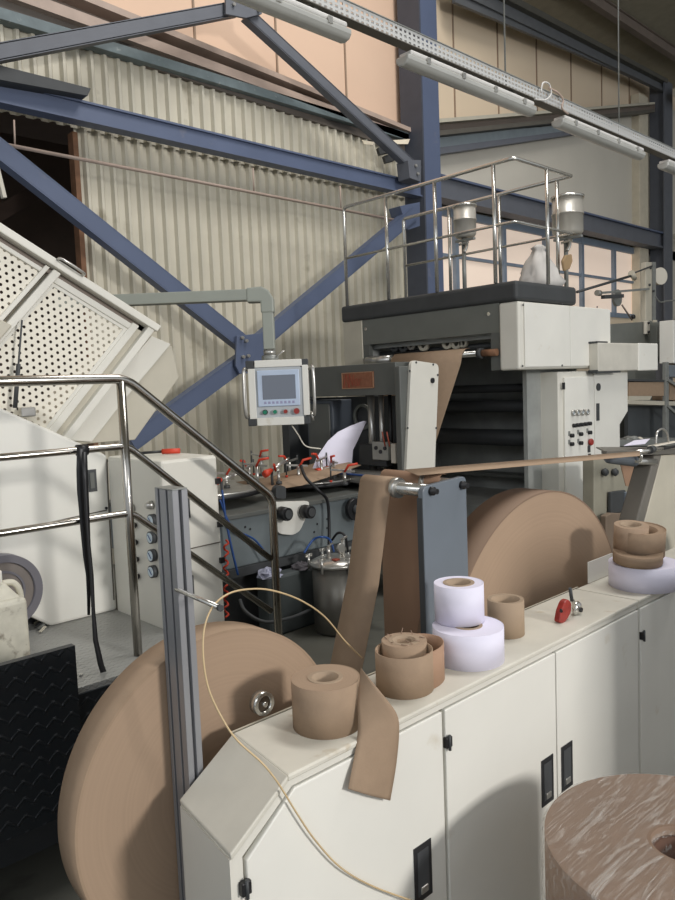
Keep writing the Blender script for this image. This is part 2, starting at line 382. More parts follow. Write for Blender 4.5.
# flashing and the sloping edge members over the corrugated sheet
b = MB().box((-6, 6.86, 5.01), (8.25, 6.98, 5.11)); tag(obj('wall_flashing', b, TEAL, bevel=.004), 'teal grey flashing strip along the top of the corrugated sheet', 'flashing')
lt = thing('sloping_roof_edge', 'long brown grey sloping steel edge above the teal flashing, ending at the blue column', 'steel edge', P(250, 80, y=6.9))
def stripy(name, a, bb, y, th, m, par):    # a, bb: pixel pairs (top, bottom) at the two ends
    q = [P(a[0], a[1], y=y), P(bb[0], bb[1], y=y), P(bb[0], bb[2], y=y), P(a[0], a[2], y=y)]
    return obj(name, MB().prism(q, (0, th, 0)), m, par)
stripy('web', (-30, -48, 14), (419, 134, 152), 7.0, .08, BROWNST, lt)
stripy('lower_web', (-30, -22, 8), (419, 142, 156), 6.94, .05, mat('dark_taupe_steel', (98, 90, 82), .6), lt)
stripy('middle_flange', (-30, -30, -17), (419, 138, 144), 6.86, .12, PINKST, lt)
stripy('upper_flange', (-30, -54, -46), (419, 131, 135), 6.82, .18, PINKST, lt)
# blue columns and beams
def hcol(name, x0, x1, z1, m, label, y=6.62, d=.3):
    t = thing(name, label, 'column', ((x0+x1)/2, y+d/2, 0))
    obj('flange', MB().box((x0+.22, y, 0), (x1, y+.02, z1)), m, t); obj('flange', MB().box((x0+.22, y+d-.02, 0), (x1, y+d, z1)), m, t)
    obj('web', MB().box(((x0+x1)/2+.1, y+.02, 0), ((x0+x1)/2+.12, y+d-.02, z1)), m, t); return t
cl = thing('steel_column', 'tall blue steel column standing behind the rails of the dark topped machine', 'column', (8.15, 6.75, 0))
obj('front_flange', MB().box((8.02, 6.62, 0), (8.36, 6.65, 8.6)), BLUE, cl)
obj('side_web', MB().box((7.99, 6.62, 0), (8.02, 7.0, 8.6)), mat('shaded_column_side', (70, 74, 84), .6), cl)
obj('rear_flange', MB().box((8.02, 6.98, 0), (8.36, 7.01, 8.6)), BLUEG, cl)
cr2 = thing('steel_column', 'blue grey steel column at the right end of the window wall', 'column', (15.9, 6.75, 0))
obj('front_flange', MB().box((15.62, 6.62, 0), (16.0, 6.65, 7.6)), BLUEG, cr2)
obj('side_web', MB().box((15.78, 6.65, 0), (15.82, 7.0, 7.6)), BLUEG, cr2)
b = MB().box((15.1, 6.9, 2.2), (15.5, 7.08, 7.3)); tag(obj('wall_post', b, mat('yellowed_cream', (206, 196, 174), .7), bevel=.01), 'cream wall post just left of the blue grey right column', 'post')
def ibeam(name, p0, p1, h, w, m, label, up=(0, 0, 1), cat='beam'):
    p0 = Vector(p0); p1 = Vector(p1); t = thing(name, label, cat, (p0+p1)/2)
    u = Vector(up); d = (p1-p0).normalized(); u = (u-d*u.dot(d)).normalized()
    obj('web', MB().bar(p0, p1, w*.35, h-.01, up), m, t)
    obj('flange', MB().bar(p0+u*(h/2-.008), p1+u*(h/2-.008), w, .016, up), m, t); obj('flange', MB().bar(p0-u*(h/2-.008), p1-u*(h/2-.008), w, .016, up), m, t)
    return t
def brace(p0, p1, w, label, y=6.6, th=.1, m=BLUE):     # a flat-faced bracing member between two points of the wall plane
    a = P(*p0, y=y); c = P(*p1, y=y); t = thing('brace', label, 'brace', (a+c)/2)
    d = (c-a).normalized(); u = Vector((0, 1, 0)).cross(d)
    obj('face', MB().bar(a, c, th, w, u), m, t)
    obj('flange', MB().bar(a+u*(w/2)+Vector((0, .01, 0)), c+u*(w/2)+Vector((0, .01, 0)), th+.02, .015, u), m, t)
    obj('flange', MB().bar(a-u*(w/2)+Vector((0, .01, 0)), c-u*(w/2)+Vector((0, .01, 0)), th+.02, .015, u), m, t)
    return t
# long horizontal beam
hb = thing('horizontal_beam', 'long blue horizontal steel beam crossing the corrugated wall from the left edge to the column', 'beam', (4, 6.75, 4.3))
obj('face', MB().box((-6, 6.68, 4.23), (8.0, 6.72, 4.39)), BLUE, hb); obj('flange', MB().box((-6, 6.65, 4.38), (8.0, 6.8, 4.4)), BLUE, hb)
obj('flange', MB().box((-6, 6.65, 4.215), (8.0, 6.8, 4.235)), BLUE, hb)
brace((-60, 64), (236, 9), .12, 'grey blue upper brace rising from the left edge to the gusset at top', 6.5, .08, BLUEG)
brace((246, 14), (418, 172), .12, 'grey blue upper brace falling from the top gusset to the blue column', 6.5, .08, BLUEG)
brace((-50, 112), (243, 344), .15, 'blue diagonal brace falling from the left edge to the gusset above the control panel', 6.42, .1)
brace((252, 348), (412, 214), .15, 'blue diagonal brace rising from the gusset above the control panel to the column', 6.42, .1)
brace((246, 358), (130, 443), .15, 'blue diagonal brace falling behind the perforated guard to the lower left', 6.42, .1)
g = thing('gusset_plate', 'blue bolted gusset plate where the lower braces meet behind the panel arm', 'gusset plate', P(250, 350, y=6.3))
obj('plate', MB().prism(py([(237, 336), (262, 333), (270, 340), (270, 372), (240, 374), (236, 366)], 6.3), (0, .03, 0)), BLUE, g, bevel=.004)
for q in ((241, 338), (245, 341), (242, 357), (247, 356)):
    c = P(*q, y=6.3); obj('bolt', MB().cyl(c+Vector((0, -.04, 0)), c, .018, 6), STEEL, g)
g = thing('gusset_plate', 'grey blue gusset plate at the top where the two upper braces meet', 'gusset plate', P(242, 8, y=6.4))
obj('plate', MB().prism(py([(226, -6), (262, 4), (262, 14), (246, 18), (226, 14)], 6.4), (0, .03, 0)), BLUEG, g, bevel=.004)
for q in ((233, 5), (258, 11)):
    c = P(*q, y=6.4); obj('bolt', MB().cyl(c+Vector((0, -.03, 0)), c, .018, 6), STEEL, g)
g = thing('gusset_plate', 'grey blue bracket joining the upper brace to the tall column', 'gusset plate', P(415, 172, y=6.4))
obj('plate', MB().prism(py([(408, 160), (421, 160), (421, 182), (410, 178)], 6.4), (0, .2, 0)), BLUEG, g, bevel=.004)
for q in ((415, 166), (417, 174)):
    c = P(*q, y=6.4); obj('bolt', MB().cyl(c+Vector((0, -.03, 0)), c, .018, 6), STEEL, g)
g = thing('gusset_plate', 'blue plate joining the rising brace to the column under the horizontal beam', 'gusset plate', P(412, 216, y=6.4))
obj('plate', MB().prism(py([(400, 206), (420, 202), (420, 226), (408, 230)], 6.4), (0, .2, 0)), BLUE, g, bevel=.004)
# thin conduit under the beam with hangers
a = P(8, 145, y=6.5); c = P(405, 222, y=6.5)
t = thing('conduit', 'thin pale conduit running along the corrugated wall just below the blue horizontal beam', 'conduit', (a+c)/2)
obj('pipe', MB().cyl(a, c, .016, 10), PINKST, t)
for q, e in (((14, 120), (15, 147)), ((253, 168), (254, 193)), ((340, 186), (341, 210))): obj('hanger', MB().cyl(P(*q, y=6.5), P(*e, y=6.5), .008, 8), PINKST, t)
b = MB().bar(P(-4, 165, y=6.3), P(4, 198, y=6.3), .05, .03); tag(obj('hanging_strip', b, LOWW), 'short pale strip hanging at the left edge below the diagonal brace', 'strip')
# brown fixings near the column
b = MB()
for q in ((378, 152), (388, 150), (396, 157), (384, 160)): c = P(*q, y=6.75); b.bar(c, c+Vector((.12, -.05, .04)), .07, .09)
tag(obj('cable_clamp', b, CHAR), 'dark clamps in the corner where the upper brace nears the column', 'clamp')
# daylight gaps under the sloping edge, imitated by bright painted strips
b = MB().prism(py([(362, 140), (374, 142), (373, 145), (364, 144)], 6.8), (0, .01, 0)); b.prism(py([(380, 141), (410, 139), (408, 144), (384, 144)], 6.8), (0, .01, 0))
t_ = mat('daylight_gap_paint', (250, 235, 210), .6); tag(obj('daylight_gap_strip', b, t_), 'bright painted strips imitating daylight gaps under the sloping steel edge beside the tall column', 'bracket')  # no real bracket: daylight gaps imitated by bright paint
# right hand wall: pale panel, sloping band, long beam, windows
b = MB().box((8.3, 7.06, 4.3), (24, 7.1, 7.6)); 
q = py([(430, 122), (655, 92), (800, 92), (800, 420), (430, 208)], 7.06)
b = MB().prism([P(430, 132, y=7.06), P(655, 103, y=7.06), Vector((24, 7.06, 7.9)), Vector((24, 7.06, 4.3)), Vector((8.3, 7.06, 4.3))], (0, .035, 0))
struct(obj('wall_right', b, LOWW), 'pale grey wall panel between the sloping band and the windows')
sb = thing('sloping_duct', 'brown grey sloping band across the right wall, rising from the column to the right', 'duct', P(550, 120, y=6.9))
for nm, a, m, y in (('top_flange', ((434, 119, 123), (655, 102, 104)), PALE, 6.7), ('web', ((434, 123, 131), (655, 104, 109)), BROWNST, 6.85), ('lower_flange', ((434, 131, 136), (655, 109, 112)), mat('dark_olive_steel', (92, 88, 80), .6), 6.75)):
    stripy(nm, a[0], a[1], y, .2, m, sb)
sg = thing('wall_gutter', 'pale blue grey gutter below the sloping band on the right wall', 'gutter', P(520, 140, y=6.9))
stripy('face', (434, 136, 148), (612, 121, 126), 6.92, .1, mat('pale_blue_grey', (140, 150, 154), .6), sg); stripy('lip', (434, 148, 155), (590, 128, 132), 6.86, .16, BLUEG, sg)
lb = thing('horizontal_beam', 'grey blue horizontal beam above the row of windows on the right wall', 'beam', (12.5, 6.8, 4.45))
obj('face', MB().box((8.36, 6.72, 4.28), (15.7, 6.76, 4.58)), BLUEG, lb); obj('flange', MB().box((8.36, 6.66, 4.56), (15.7, 6.9, 4.59)), BLUE, lb); obj('flange', MB().box((8.36, 6.66, 4.27), (15.7, 6.9, 4.3)), BLUEG, lb)
eb = thing('eave_beam', 'dark grey blue eave beam along the top of the right wall under the roof', 'beam', (14, 6.8, 7.6))
stripy('web', (455, -30, 2), (668, 82, 92), 6.7, .05, mat('eave_slate', (92, 94, 96), .6), eb); stripy('flange', (455, -14, -9), (668, 90, 93), 6.66, .08, mat('eave_slate', (92, 94, 96), .6), eb)
stripy('upper_flange', (455, -36, -28), (668, 79, 83), 6.6, .2, mat('dim_olive', (84, 82, 74), .6), eb)
# windows
b = MB(); zt, zb = 4.2, 2.9
struct(obj('wall_below_windows', MB().box((8.3, 7.06, 0), (24, 7.14, zb)), CREAM))
struct(obj('wall_beside_windows', MB().box((15.45, 7.06, 2.8), (24, 7.14, 4.4)), LOWW))
for k in range(6):
    x0 = 7.95+1.265*k; x1 = x0+1.265
    w = struct(obj('window_%d' % (k+1), MB().box((x0, 7.09, zb), (x1, 7.11, zt)), PANE), 'frosted window pane in a blue grey frame')
    fr = MB()
    fr.box((x0-.04, 7.02, zb), (x0+.04, 7.09, zt)); fr.box((x0, 7.04, 3.565), (x1, 7.09, 3.61)); fr.box((x0, 7.03, zb-.05), (x1, 7.09, zb+.04)); fr.box((x0, 7.03, zt-.04), (x1, 7.09, zt+.08))
    obj('window_frame', fr, mat('pale_blue_grey_frame', (126, 138, 152), .6), w)
struct(obj('wall_above_windows', MB().box((8.3, 7.06, 4.2), (24, 7.14, 4.32)), LOWW))
# roof
def roofz(y): return 7.95+(7-y)*.16
rf = MB(); rf.add([(8.3, 7.3, roofz(7.3)), (24, 7.3, roofz(7.3)), (24, -9, roofz(-9)), (8.3, -9, roofz(-9)), (8.3, 7.3, roofz(7.3)+.1), (24, 7.3, roofz(7.3)+.1), (24, -9, roofz(-9)+.1), (8.3, -9, roofz(-9)+.1)],
                  [(0,1,2,3),(7,6,5,4),(0,4,5,1),(1,5,6,2),(2,6,7,3),(3,7,4,0)])
rf.box((-8, -9, 10.6), (8.3, 7.3, 10.7))
struct(obj('ceiling', rf, ROOF), 'brown grey sheet roof')
for y, lab in ((6.35, 'brown grey roof purlin nearest the right wall'), (5.2, 'brown grey roof purlin second from the right wall')):
    a = (8.4, y, roofz(y)-.1); c = (23.5, y, roofz(y)-.1); tt = ibeam('roof_purlin', a, c, .2, .12, BROWNST, lab, cat='purlin')
# end wall far to the right, beyond the frame's edge machines
b = MB().box((23.9, -9, 0), (24, 7.4, 9)); struct(obj('wall_far', b, LOWW))
b = MB().bar((16.1, 6.6, 4.55), (19, 6.6, 4.55), .1, .1); tag(obj('wall_rail', b, PALE, bevel=.01), 'short pale rail running right from the blue grey right column', 'rail')
b = MB().cyl((15.55, 6.3, 7.25), (16.3, 6.3, 7.25), .13, 20); tag(obj('round_duct', b, PALE), 'short round pale duct stub at the top of the right column', 'duct')
# ---------------------------------------------------------------- cable tray with batten lamps
TY = 3.0
TZ1, TZ0 = P(350, 3, y=TY)[2], P(350, 18, y=TY)[2]
tr = thing('cable_tray', 'long perforated galvanised cable tray hanging across the upper picture', 'cable tray', (5.5, TY, 3.72))
obj('slotted_side', MB().box((1.6, TY, TZ0), (13, TY+.003, TZ1)), TRAYM, tr); obj('slotted_back', MB().box((1.6, TY+.07, TZ0), (13, TY+.073, TZ1)), TRAYM, tr)
obj('bottom', MB().box((1.6, TY, TZ0-.005), (13, TY+.073, TZ0)), mat('dull_zinc', (112, 108, 100), .6, .2), tr)
obj('lip', MB().box((1.6, TY-.008, TZ1), (13, TY+.004, TZ1+.005)), GALV, tr)
for x in (P(502, 60, y=TY+.06)[0], P(616, 100, y=TY+.06)[0]):
    w = obj('hanger_wire', MB().cyl((x, TY+.035, TZ0), (x, TY+.035, 9), .006, 8), GALV, tr)
def batten(x0, L, label):
    t = thing('batten_lamp', label, 'lamp', (x0+L/2, TY+.06, 3.6), 'batten lamps under the cable tray')
    z = TZ0-.055; b = MB(); b.box((x0+.03, TY+.0, z-.0), (x0+L-.03, TY+.1, z+.03)); obj('housing', b, LAMPW, t, bevel=.01)
    # rounded translucent cover
    pr = [(TY-.005, z), (TY-.002, z-.03), (TY+.015, z-.052), (TY+.05, z-.06), (TY+.085, z-.052), (TY+.102, z-.03), (TY+.105, z)]
    b = MB(); n = len(pr); xs = [x0+.01, x0, x0+.0, x0+L, x0+L, x0+L-.01]
    b.prism([(x0, y, zz) for y, zz in pr], (L, 0, 0)); obj('lamp_cover', b, LAMPD, t, bevel=.012, seg=3)
    for k in range(4):
        xx = x0+L*(.12+.25*k); obj('clip', MB().box((xx, TY-.012, z-.02), (xx+.03, TY-.004, z+.015)), STEEL, t)
    for e in (x0+.25, x0+L-.25): obj('bracket', MB().box((e, TY+.03, z+.03), (e+.03, TY+.06, TZ0-.004)), GALV, t)
    return t
xb = P(408, 50, y=TY)[0]; L = P(537, 100, y=TY)[0]-xb
batten(xb, L, 'white batten lamp under the tray in front of the tall blue column')
batten(P(563, 112, y=TY)[0], L, 'white batten lamp right of the looped cable under the tray')
batten(P(352, 35, y=TY)[0]-L, L, 'white batten lamp cut by the top edge, leftmost under the tray')
batten(P(668, 155, y=TY)[0], L, 'batten lamp of which only the end shows at the right edge')
a = [P(p, q, y=TY-.03) for p, q in ((535, 99), (545, 100), (551, 94), (549, 84), (543, 83), (541, 92))]
tag(obj('looped_cable', MB().tube(bez(a, 8), .006, 8), LAMPW), 'thin white cable loop between two batten lamps', 'cable')
a = [P(p, q, y=TY-.03) for p, q in ((549, 88), (558, 93), (563, 100), (562, 108), (568, 114))]
tag(obj('lamp_cable', MB().tube(bez(a, 8), .007, 8), PINKST), 'short pinkish cable drooping to the lamp right of the loop', 'cable')
# ================================================================ PLATFORM, STAIR RAIL, LEFT MACHINE
ZP = .73
pf = thing('platform', 'grey tread plate platform in front of the left white machine', 'platform', (.5, 2.9, 0))
obj('deck', MB().box((-3, 2.37, ZP-.02), (1.5, 4.0, ZP)), TREADG, pf)
obj('skirt', MB().box((-3, 2.36, .36), (1.5, 2.37, ZP-.02)), TREADB, pf)
obj('frame', MB().box((-3, 2.75, 0), (1.48, 3.9, ZP-.025)), CHAR, pf)
b = MB().box((-3, 2.33, .34), (P(75, 645, y=2.33)[0], 2.358, P(40, 655, y=2.33)[2])); tag(obj('kick_plate', b, TREADB), 'tall black tread plate panel on edge in front of the platform', 'panel')
tag(obj('bolt', MB().cyl(P(81, 676, z=ZP), P(81, 676, z=ZP)+Vector((0, 0, .008)), .006, 12), STEEL), 'tiny shiny bolt head on the grey platform edge', 'bolt')
RY = 2.5
rl = thing('stair_railing', 'polished steel tube railing that turns down over the stairs at left', 'railing', (1.28, RY, ZP))
zt = P(60, 380, y=RY)[2]; xc = P(120.5, 379, y=RY)[0]; z2 = P(60, 452, y=RY)[2]; z3 = P(60, 524, y=RY)[2]
pe = P(272, 497, y=RY); x2 = pe[0]
def bend(a, m, c, r=.05):
    a, m, c = Vector(a), Vector(m), Vector(c); p0 = m+(a-m).normalized()*r; p1 = m+(c-m).normalized()*r
    return [p0]+[(1-t)**2*p0+2*t*(1-t)*m+t*t*p1 for t in (.25, .5, .75)]+[p1]
line = [(-1.5, RY, zt)]+bend((0, RY, zt), (xc+.02, RY, zt), pe)+bend((xc, RY, zt), pe, (x2, RY, 0), .04)+[(x2, RY, .0)]
obj('handrail', MB().tube(line, .0175, 16), RAILST, rl)
zb_ = ZP
obj('post', MB().cyl((xc, RY, ZP), (xc, RY, zt), .0165, 16), RAILST, rl)
for zz, end in ((z2, (271, 559)), (z3, (271, 611))):
    e = P(*end, y=RY); obj('mid_rail', MB().tube([(-1.5, RY, zz)]+bend((0, RY, zz), (xc+.01, RY, zz), e, .03)+[e], .013, 12), RAILST, rl)
# strap hanging on the middle rail
def strap(pts, w, y, label=None):
    ws = [P(a+w_, b_, y=y)-P(a, b_, y=y) for (a, b_), w_ in zip(pts, w)]
    L = [P(a, b_, y=y) for a, b_ in pts]
    return MB().strip(L, ws, .003)
st = thing('hanging_strap', 'long black strap knotted over the middle rail and trailing onto the platform', 'strap', P(83, 560, y=RY-.03))
obj('loop', strap([(77, 449), (76.5, 470), (77, 490), (79, 510), (80.5, 530), (83, 555), (86, 575), (87, 595), (87.5, 615)], [9, 9, 8.5, 7.5, 6.5, 5, 4, 3.5, 2.5], RY-.035), BLACK, st)
obj('tail', strap([(82, 452), (83, 480), (85, 515), (87.5, 545), (90, 575), (91.5, 610), (93, 640), (98, 665), (103, 681)], [5, 5, 4.5, 3, 3.5, 3.5, 5, 6, 7], RY-.06), BLACK, st)
obj('wrap', MB().tube([(P(81, 452, y=RY)[0]-.015, RY, z2), (P(81, 452, y=RY)[0]+.022, RY, z2)], .02, 16), BLACK, st)
# jerry can
cz = P(20, 640, z=ZP); cx_, cy_ = .89, 2.82
jc = thing('jerry_can', 'grimy white plastic jerry can standing on the tread plate at left edge', 'jerry can', (cx_, cy_, ZP))
zq = P(12, 580, y=cy_)[2]
bx = MB(); s = .088; zs = ZP+.20
bx.prism([(cx_-s, cy_-s, ZP), (cx_+s, cy_-s, ZP), (cx_+s, cy_+s, ZP), (cx_-s, cy_+s, ZP)], (0, 0, .25))
o_ = obj('body', bx, JCAN, jc, bevel=.02, seg=3)
bx = MB(); q = [(-s, -s), (s, -s), (s, s), (-s, s)]; k = [(-.03, -.03), (.03, -.03), (.03, .03), (-.03, .03)]
bx.add([(cx_+a, cy_+c, ZP+.23) for a, c in [(.93*x, .93*y) for x, y in q]]+[(cx_+a, cy_+c, ZP+.305) for a, c in k], [(0,1,5,4),(1,2,6,5),(2,3,7,6),(3,0,4,7),(4,5,6,7),(3,2,1,0)])
obj('shoulder', bx, JCAN, jc, bevel=.008)
obj('cap', MB().cyl((cx_, cy_, ZP+.302), (cx_, cy_, ZP+.345), .032, 20), WHITE, jc, bevel=.003)
obj('handle', MB().tube(bez([(cx_+.03, cy_, ZP+.295), (cx_+.07, cy_, ZP+.29), (cx_+.092, cy_, ZP+.25), (cx_+.09, cy_, ZP+.17)], 6), .012, 10), JCAN, jc)
# grey flanged wheel
c = P(2, 592, y=3.07); wl = thing('flanged_disc', 'round dark grey flanged disc mounted on the white machine behind the jerry can', 'disc', c)
r_ = (P(40, 590, y=3.07)-c).length
obj('rim', MB().ring(c, 'y', r_-.03, r_, -.03, .03), mat('grey_disc_rim', (104, 102, 108), .4), wl); obj('disc', MB().ring(c, 'y', .01, r_-.03, -.012, .02), mat('grey_disc', (120, 112, 106), .55, var=.15), wl)
obj('inner_rim', MB().ring(c, 'y', r_-.075, r_-.066, -.02, -.01), mat('grey_disc_rim', (104, 102, 108), .4), wl)
b = MB().box(P(30, 628, z=ZP), P(36, 634, z=ZP)+Vector((.06, .03, .012)));
t = thing('scrap_pieces', 'small scraps of crumpled clear film and bits beside the jerry can', 'scraps', P(37, 624, z=ZP))
for k in range(5):
    c0 = P(32+k*2, 620+k*3, z=ZP+.006); obj('scrap', MB().bar(c0, c0+Vector((.03, .01*(k-2), .012)), .012, .004), (GALV, PALE, CHAR)[k % 3], t)
# ---- white machine body
YB = 3.11
bp = [(-.6, ZP)]
prof = [P(-160, 300, y=YB), P(0, 407, y=YB), P(121, 459, y=YB), P(116, 611, y=YB)]
X1 = 1.505; prof = [(X1, ZP), (1.2, ZP), (1.04, ZP+.12), (-.8, ZP+.12), (-.8, 2.35), (1.06, 1.67), (X1, 1.435)]
wm = thing('white_machine', 'large white machine with a sloping top behind the stair railing at left', 'machine', (.5, 3.4, ZP))
obj('body', MB().prism([(x, YB, z) for x, z in prof], (0, 1.0, 0)), WHITE, wm, bevel=.012)
obj('base', MB().box((-.8, YB+.1, ZP), (1.2, YB+1.0, ZP+.12)), CHAR, wm)
def seam(par, pts, m=None, y=YB-.002, w=.004):
    for a, c in zip(pts[:-1], pts[1:]): obj('panel_seam', MB().bar(P(*a, y=y), P(*c, y=y), .004, w, Vector((0, 1, 0)).cross((P(*c, y=y)-P(*a, y=y)).normalized())), m or mat('seam_shadow_gap', (88, 82, 72), .8), par)
seam(wm, [(-40, 542), (107, 510)]); seam(wm, [(107, 459), (109, 510), (114, 600)])
v = thing
hd = obj('latch_recess', MB().box(P(88, 470, y=YB-.006), P(97, 491, y=YB-.001)), CHAR, wm); obj('latch', MB().box(P(90, 473, y=YB-.012), P(94.5, 488, y=YB-.006)), DGREY, hd)
for q in ((108.5, 461), (106, 508)): c = P(*q, y=YB); obj('screw', MB().cyl(c-Vector((0, .006, 0)), c, .006, 10), BLACK, wm)
# gauge cabinet
gc = thing('gauge_cabinet', 'white cabinet with pressure gauges on its side, half hidden by the aluminium post', 'cabinet', (1.63, 2.9, ZP))
YG = 2.64
obj('body', MB().box((1.502, YG, 0), (1.77, YB, 1.43)), OFFW, gc, bevel=.012)
for q in ((217, 481), (219, 524), (221, 560)): c = P(*q, y=YG); obj('hinge', MB().box(c+Vector((-.01, -.012, -.012)), c+Vector((.012, 0, .012))), BLACK, gc)
seam(gc, [(189, 549), (220, 542)], y=YG-.002)
for q in ((188, 507), (192, 586)): c = P(*q, y=YG); obj('door_edge_hinge', MB().box(c+Vector((-.004, -.006, -.045)), c+Vector((.006, 0, .045))), CHAR, gc)
for q in ((154.5, 520), (154, 537), (154.5, 555), (155, 571)):
    c = P(*q, x=1.5); gg = obj('pressure_gauge', MB().cyl(c-Vector((.02, 0, 0)), c, .026, 24), CHAR, gc)
    obj('gauge_face', MB().cyl(c-Vector((.022, 0, 0)), c-Vector((.019, 0, 0)), .021, 24), GAUGEF, gg)
    obj('needle', MB().bar(c+Vector((-.023, -.012, -.01)), c+Vector((-.023, .01, .012)), .002, .003, (1, 0, 0)), BLUEH, gg)
for q in ((136, 525), (137, 542), (138, 559), (139, 576)):
    c = P(*q, x=1.5); obj('control_knob', MB().tube([c, c-Vector((.012, 0, 0)), c-Vector((.03, 0, 0))], [.009, .017, .013], 16), BLACK, gc)
for q in ((152, 505), (133, 508)):
    c = P(*q, x=1.5); obj('push_button', MB().tube([c, c-Vector((.01, 0, 0)), c-Vector((.03, 0, 0))], [.018, .018, .01], 16), STEEL, gc)
# things lying on the cabinet
cc = P(172, 462, z=1.45); 
t = thing('hand_tool', 'black and red hand tool lying on top of the gauge cabinet', 'tool', (1.62, 2.75, 1.43))
obj('handle', MB().tube([(1.66, 2.9, 1.445), (1.72, 2.85, 1.445)], .012, 10), ORANGE, t); obj('shaft', MB().tube([(1.56, 2.98, 1.442), (1.66, 2.9, 1.445)], .006, 8), BLACK, t)
# ---- tilted perforated guard
YH = 3.17
O = P(160, 325, y=YH-.03); O.y = YH; U = P(0, 222, y=YH-.03)-O; V = P(72, 440, y=YH-.03)-O; U.y = V.y = 0; U.normalize(); V.normalize()
def hp(s, t, dy=0): return O+U*s+V*t+Vector((0, dy, 0))
def hquad(mb, s0, s1, t0, t1, dy, th):
    return mb.prism([hp(s0, t0, dy), hp(s1, t0, dy), hp(s1, t1, dy), hp(s0, t1, dy)], (0, th, 0))
hg = thing('perforated_guard', 'large tilted white guard of perforated sheet panels above the left machine', 'guard', O)
hf = obj('top_rail', hquad(MB(), -.01, 1.9, 0, .035, -.03, .16), OFFW, hg, bevel=.004)
obj('rail_groove', hquad(MB(), .02, 1.9, .035, .06, .02, .04), BROWNST, hg)
obj('side_rail', hquad(MB(), 0, .035, 0, .95, -.02, .14), OFFW, hg, bevel=.004)
obj('side_groove', hquad(MB(), .035, .065, .03, .95, .02, .04), PALE, hg)
obj('side_strip', hquad(MB(), .065, .1, .05, .95, 0, .05), OFFW, hg, bevel=.003)
obj('divider', hquad(MB(), .485, .52, .04, 1.0, -.01, .08), OFFW, hg, bevel=.004); obj('divider_strip', hquad(MB(), .535, .555, .04, 1.0, .0, .06), OFFW, hg, bevel=.003)
obj('panel_border', hquad(MB(), .1, .485, .06, .09, .0, .05), OFFW, hg, bevel=.003); obj('panel_border', hquad(MB(), .555, 1.9, .06, .08, .0, .05), OFFW, hg, bevel=.003)
PERF = perforated('perforated_sheet', (226, 220, 204), math.radians(-29.5), .031, .0066)
obj('perforated_panel', hquad(MB(), .115, .47, .105, .98, .012, .002), PERF, hg); 
fr = MB(); hquad(fr, .1, .115, .09, 1.0, .008, .006); hquad(fr, .47, .485, .09, 1.0, .008, .006); hquad(fr, .115, .47, .09, .105, .008, .006); obj('panel_edge', fr, OFFW, hg)
pf2 = MB(); hquad(pf2, .555, .70, .08, 1.0, .012, .002); hquad(pf2, .70, 1.9, .08, .2, .012, .002); obj('perforated_panel', pf2, PERF, hg)
pf3 = MB(); hquad(pf3, .70, .715, .2, 1.0, .008, .008); hquad(pf3, .70, 1.9, .2, .215, .008, .008); obj('window_edge', pf3, OFFW, hg)
obj('grab_handle', MB().tube(bez([hp(.54, .0, -.03), hp(.53, .0, -.06), hp(.43, .0, -.06), hp(.42, .0, -.03)], 6), .006, 8), STEEL, hg)
obj('latch_plate', hquad(MB(), .50, .55, .36, .52, -.03, .02), PALE, hg, bevel=.006)
a = P(22, 320, y=YH-.04); c = P(15, 408, y=YH-.04); gs = obj('gas_strut', MB().tube([a, (a+c)/2, (a+c)/2, c], [.004, .004, .009, .009], 10), CHAR, hg)
c = P(27, 412, y=YH-.03); obj('hinge_block', MB().box(c+Vector((-.03, -.02, -.02)), c+Vector((.03, .02, .02))), STEEL, hg, bevel=.005)
# side box of the guard with a darker folded face
sd = MB().prism([P(a, b_, y=YH+.12) for a, b_ in ((150, 338), (172, 346), (179, 378), (135, 440), (70, 445), (60, 425))], (0, .5, 0))
obj('side_box', sd, PALE, hg, bevel=.004)
sd = MB().prism([P(a, b_, y=YH+.10) for a, b_ in ((152, 336), (171, 344), (126, 398), (92, 442), (62, 440))], (0, .02, 0)); obj('box_face', sd, OFFW, hg, bevel=.003)
# ================================================================ OPERATOR PANEL ON ITS ARM
DP = 4.2
ccam = R3@np.array([(280-CX)/F, -(393-CY)/F, -1.0]); HC = Vector(CAM+ccam*DP)
ru = Vector(R3@np.array([1, 0, 0])); ru.z = 0; ru.normalize(); up = Vector((0, 0, 1)); nn = ru.cross(up); nn = nn if nn.dot(Vector((0, 0, 0))-HC) > 0 else -nn
px1 = DP/F
def hm(a, b_, c=0):                        # local panel coordinates given in millimetre-like steps
    return HC+ru*((a-280)*px1)+up*((393-b_)*px1)+nn*c
def hbox(mb, a0, b0, a1, b1, c0, c1): return mb.prism([hm(a0, b0, c0), hm(a1, b0, c0), hm(a1, b1, c0), hm(a0, b1, c0)], nn*(c1-c0))
op = thing('operator_panel', 'white framed operator panel with touch screen and four buttons hanging from a grey arm', 'control panel', HC)
obj('enclosure', hbox(MB(), 250, 364, 305, 424, -.10, 0), GALV, op, bevel=.004)
obj('top_trim', hbox(MB(), 256, 360, 303, 367, -.09, .015), WHITE, op, bevel=.003); obj('bottom_trim', hbox(MB(), 256, 417, 303, 425, -.09, .015), WHITE, op, bevel=.003)
obj('side_trim', hbox(MB(), 249, 368, 256, 418, -.09, .015), WHITE, op, bevel=.003); obj('side_trim', hbox(MB(), 303, 366, 309, 416, -.09, .015), WHITE, op, bevel=.003)
for a, b_ in ((250, 363), (304, 363), (250, 420), (304, 420)): obj('corner_cap', hbox(MB(), a-3, b_-3, a+5, b_+5, -.095, .008), CHAR, op, bevel=.004)
obj('control_plate', hbox(MB(), 256, 367, 303, 417, 0, .006), mat('light_grey_plate', (182, 186, 188), .5), op)
sc = obj('screen_bezel', hbox(MB(), 258, 370, 300, 406, .006, .018), mat('pale_blue_bezel', (186, 200, 220), .4), op, bevel=.004)
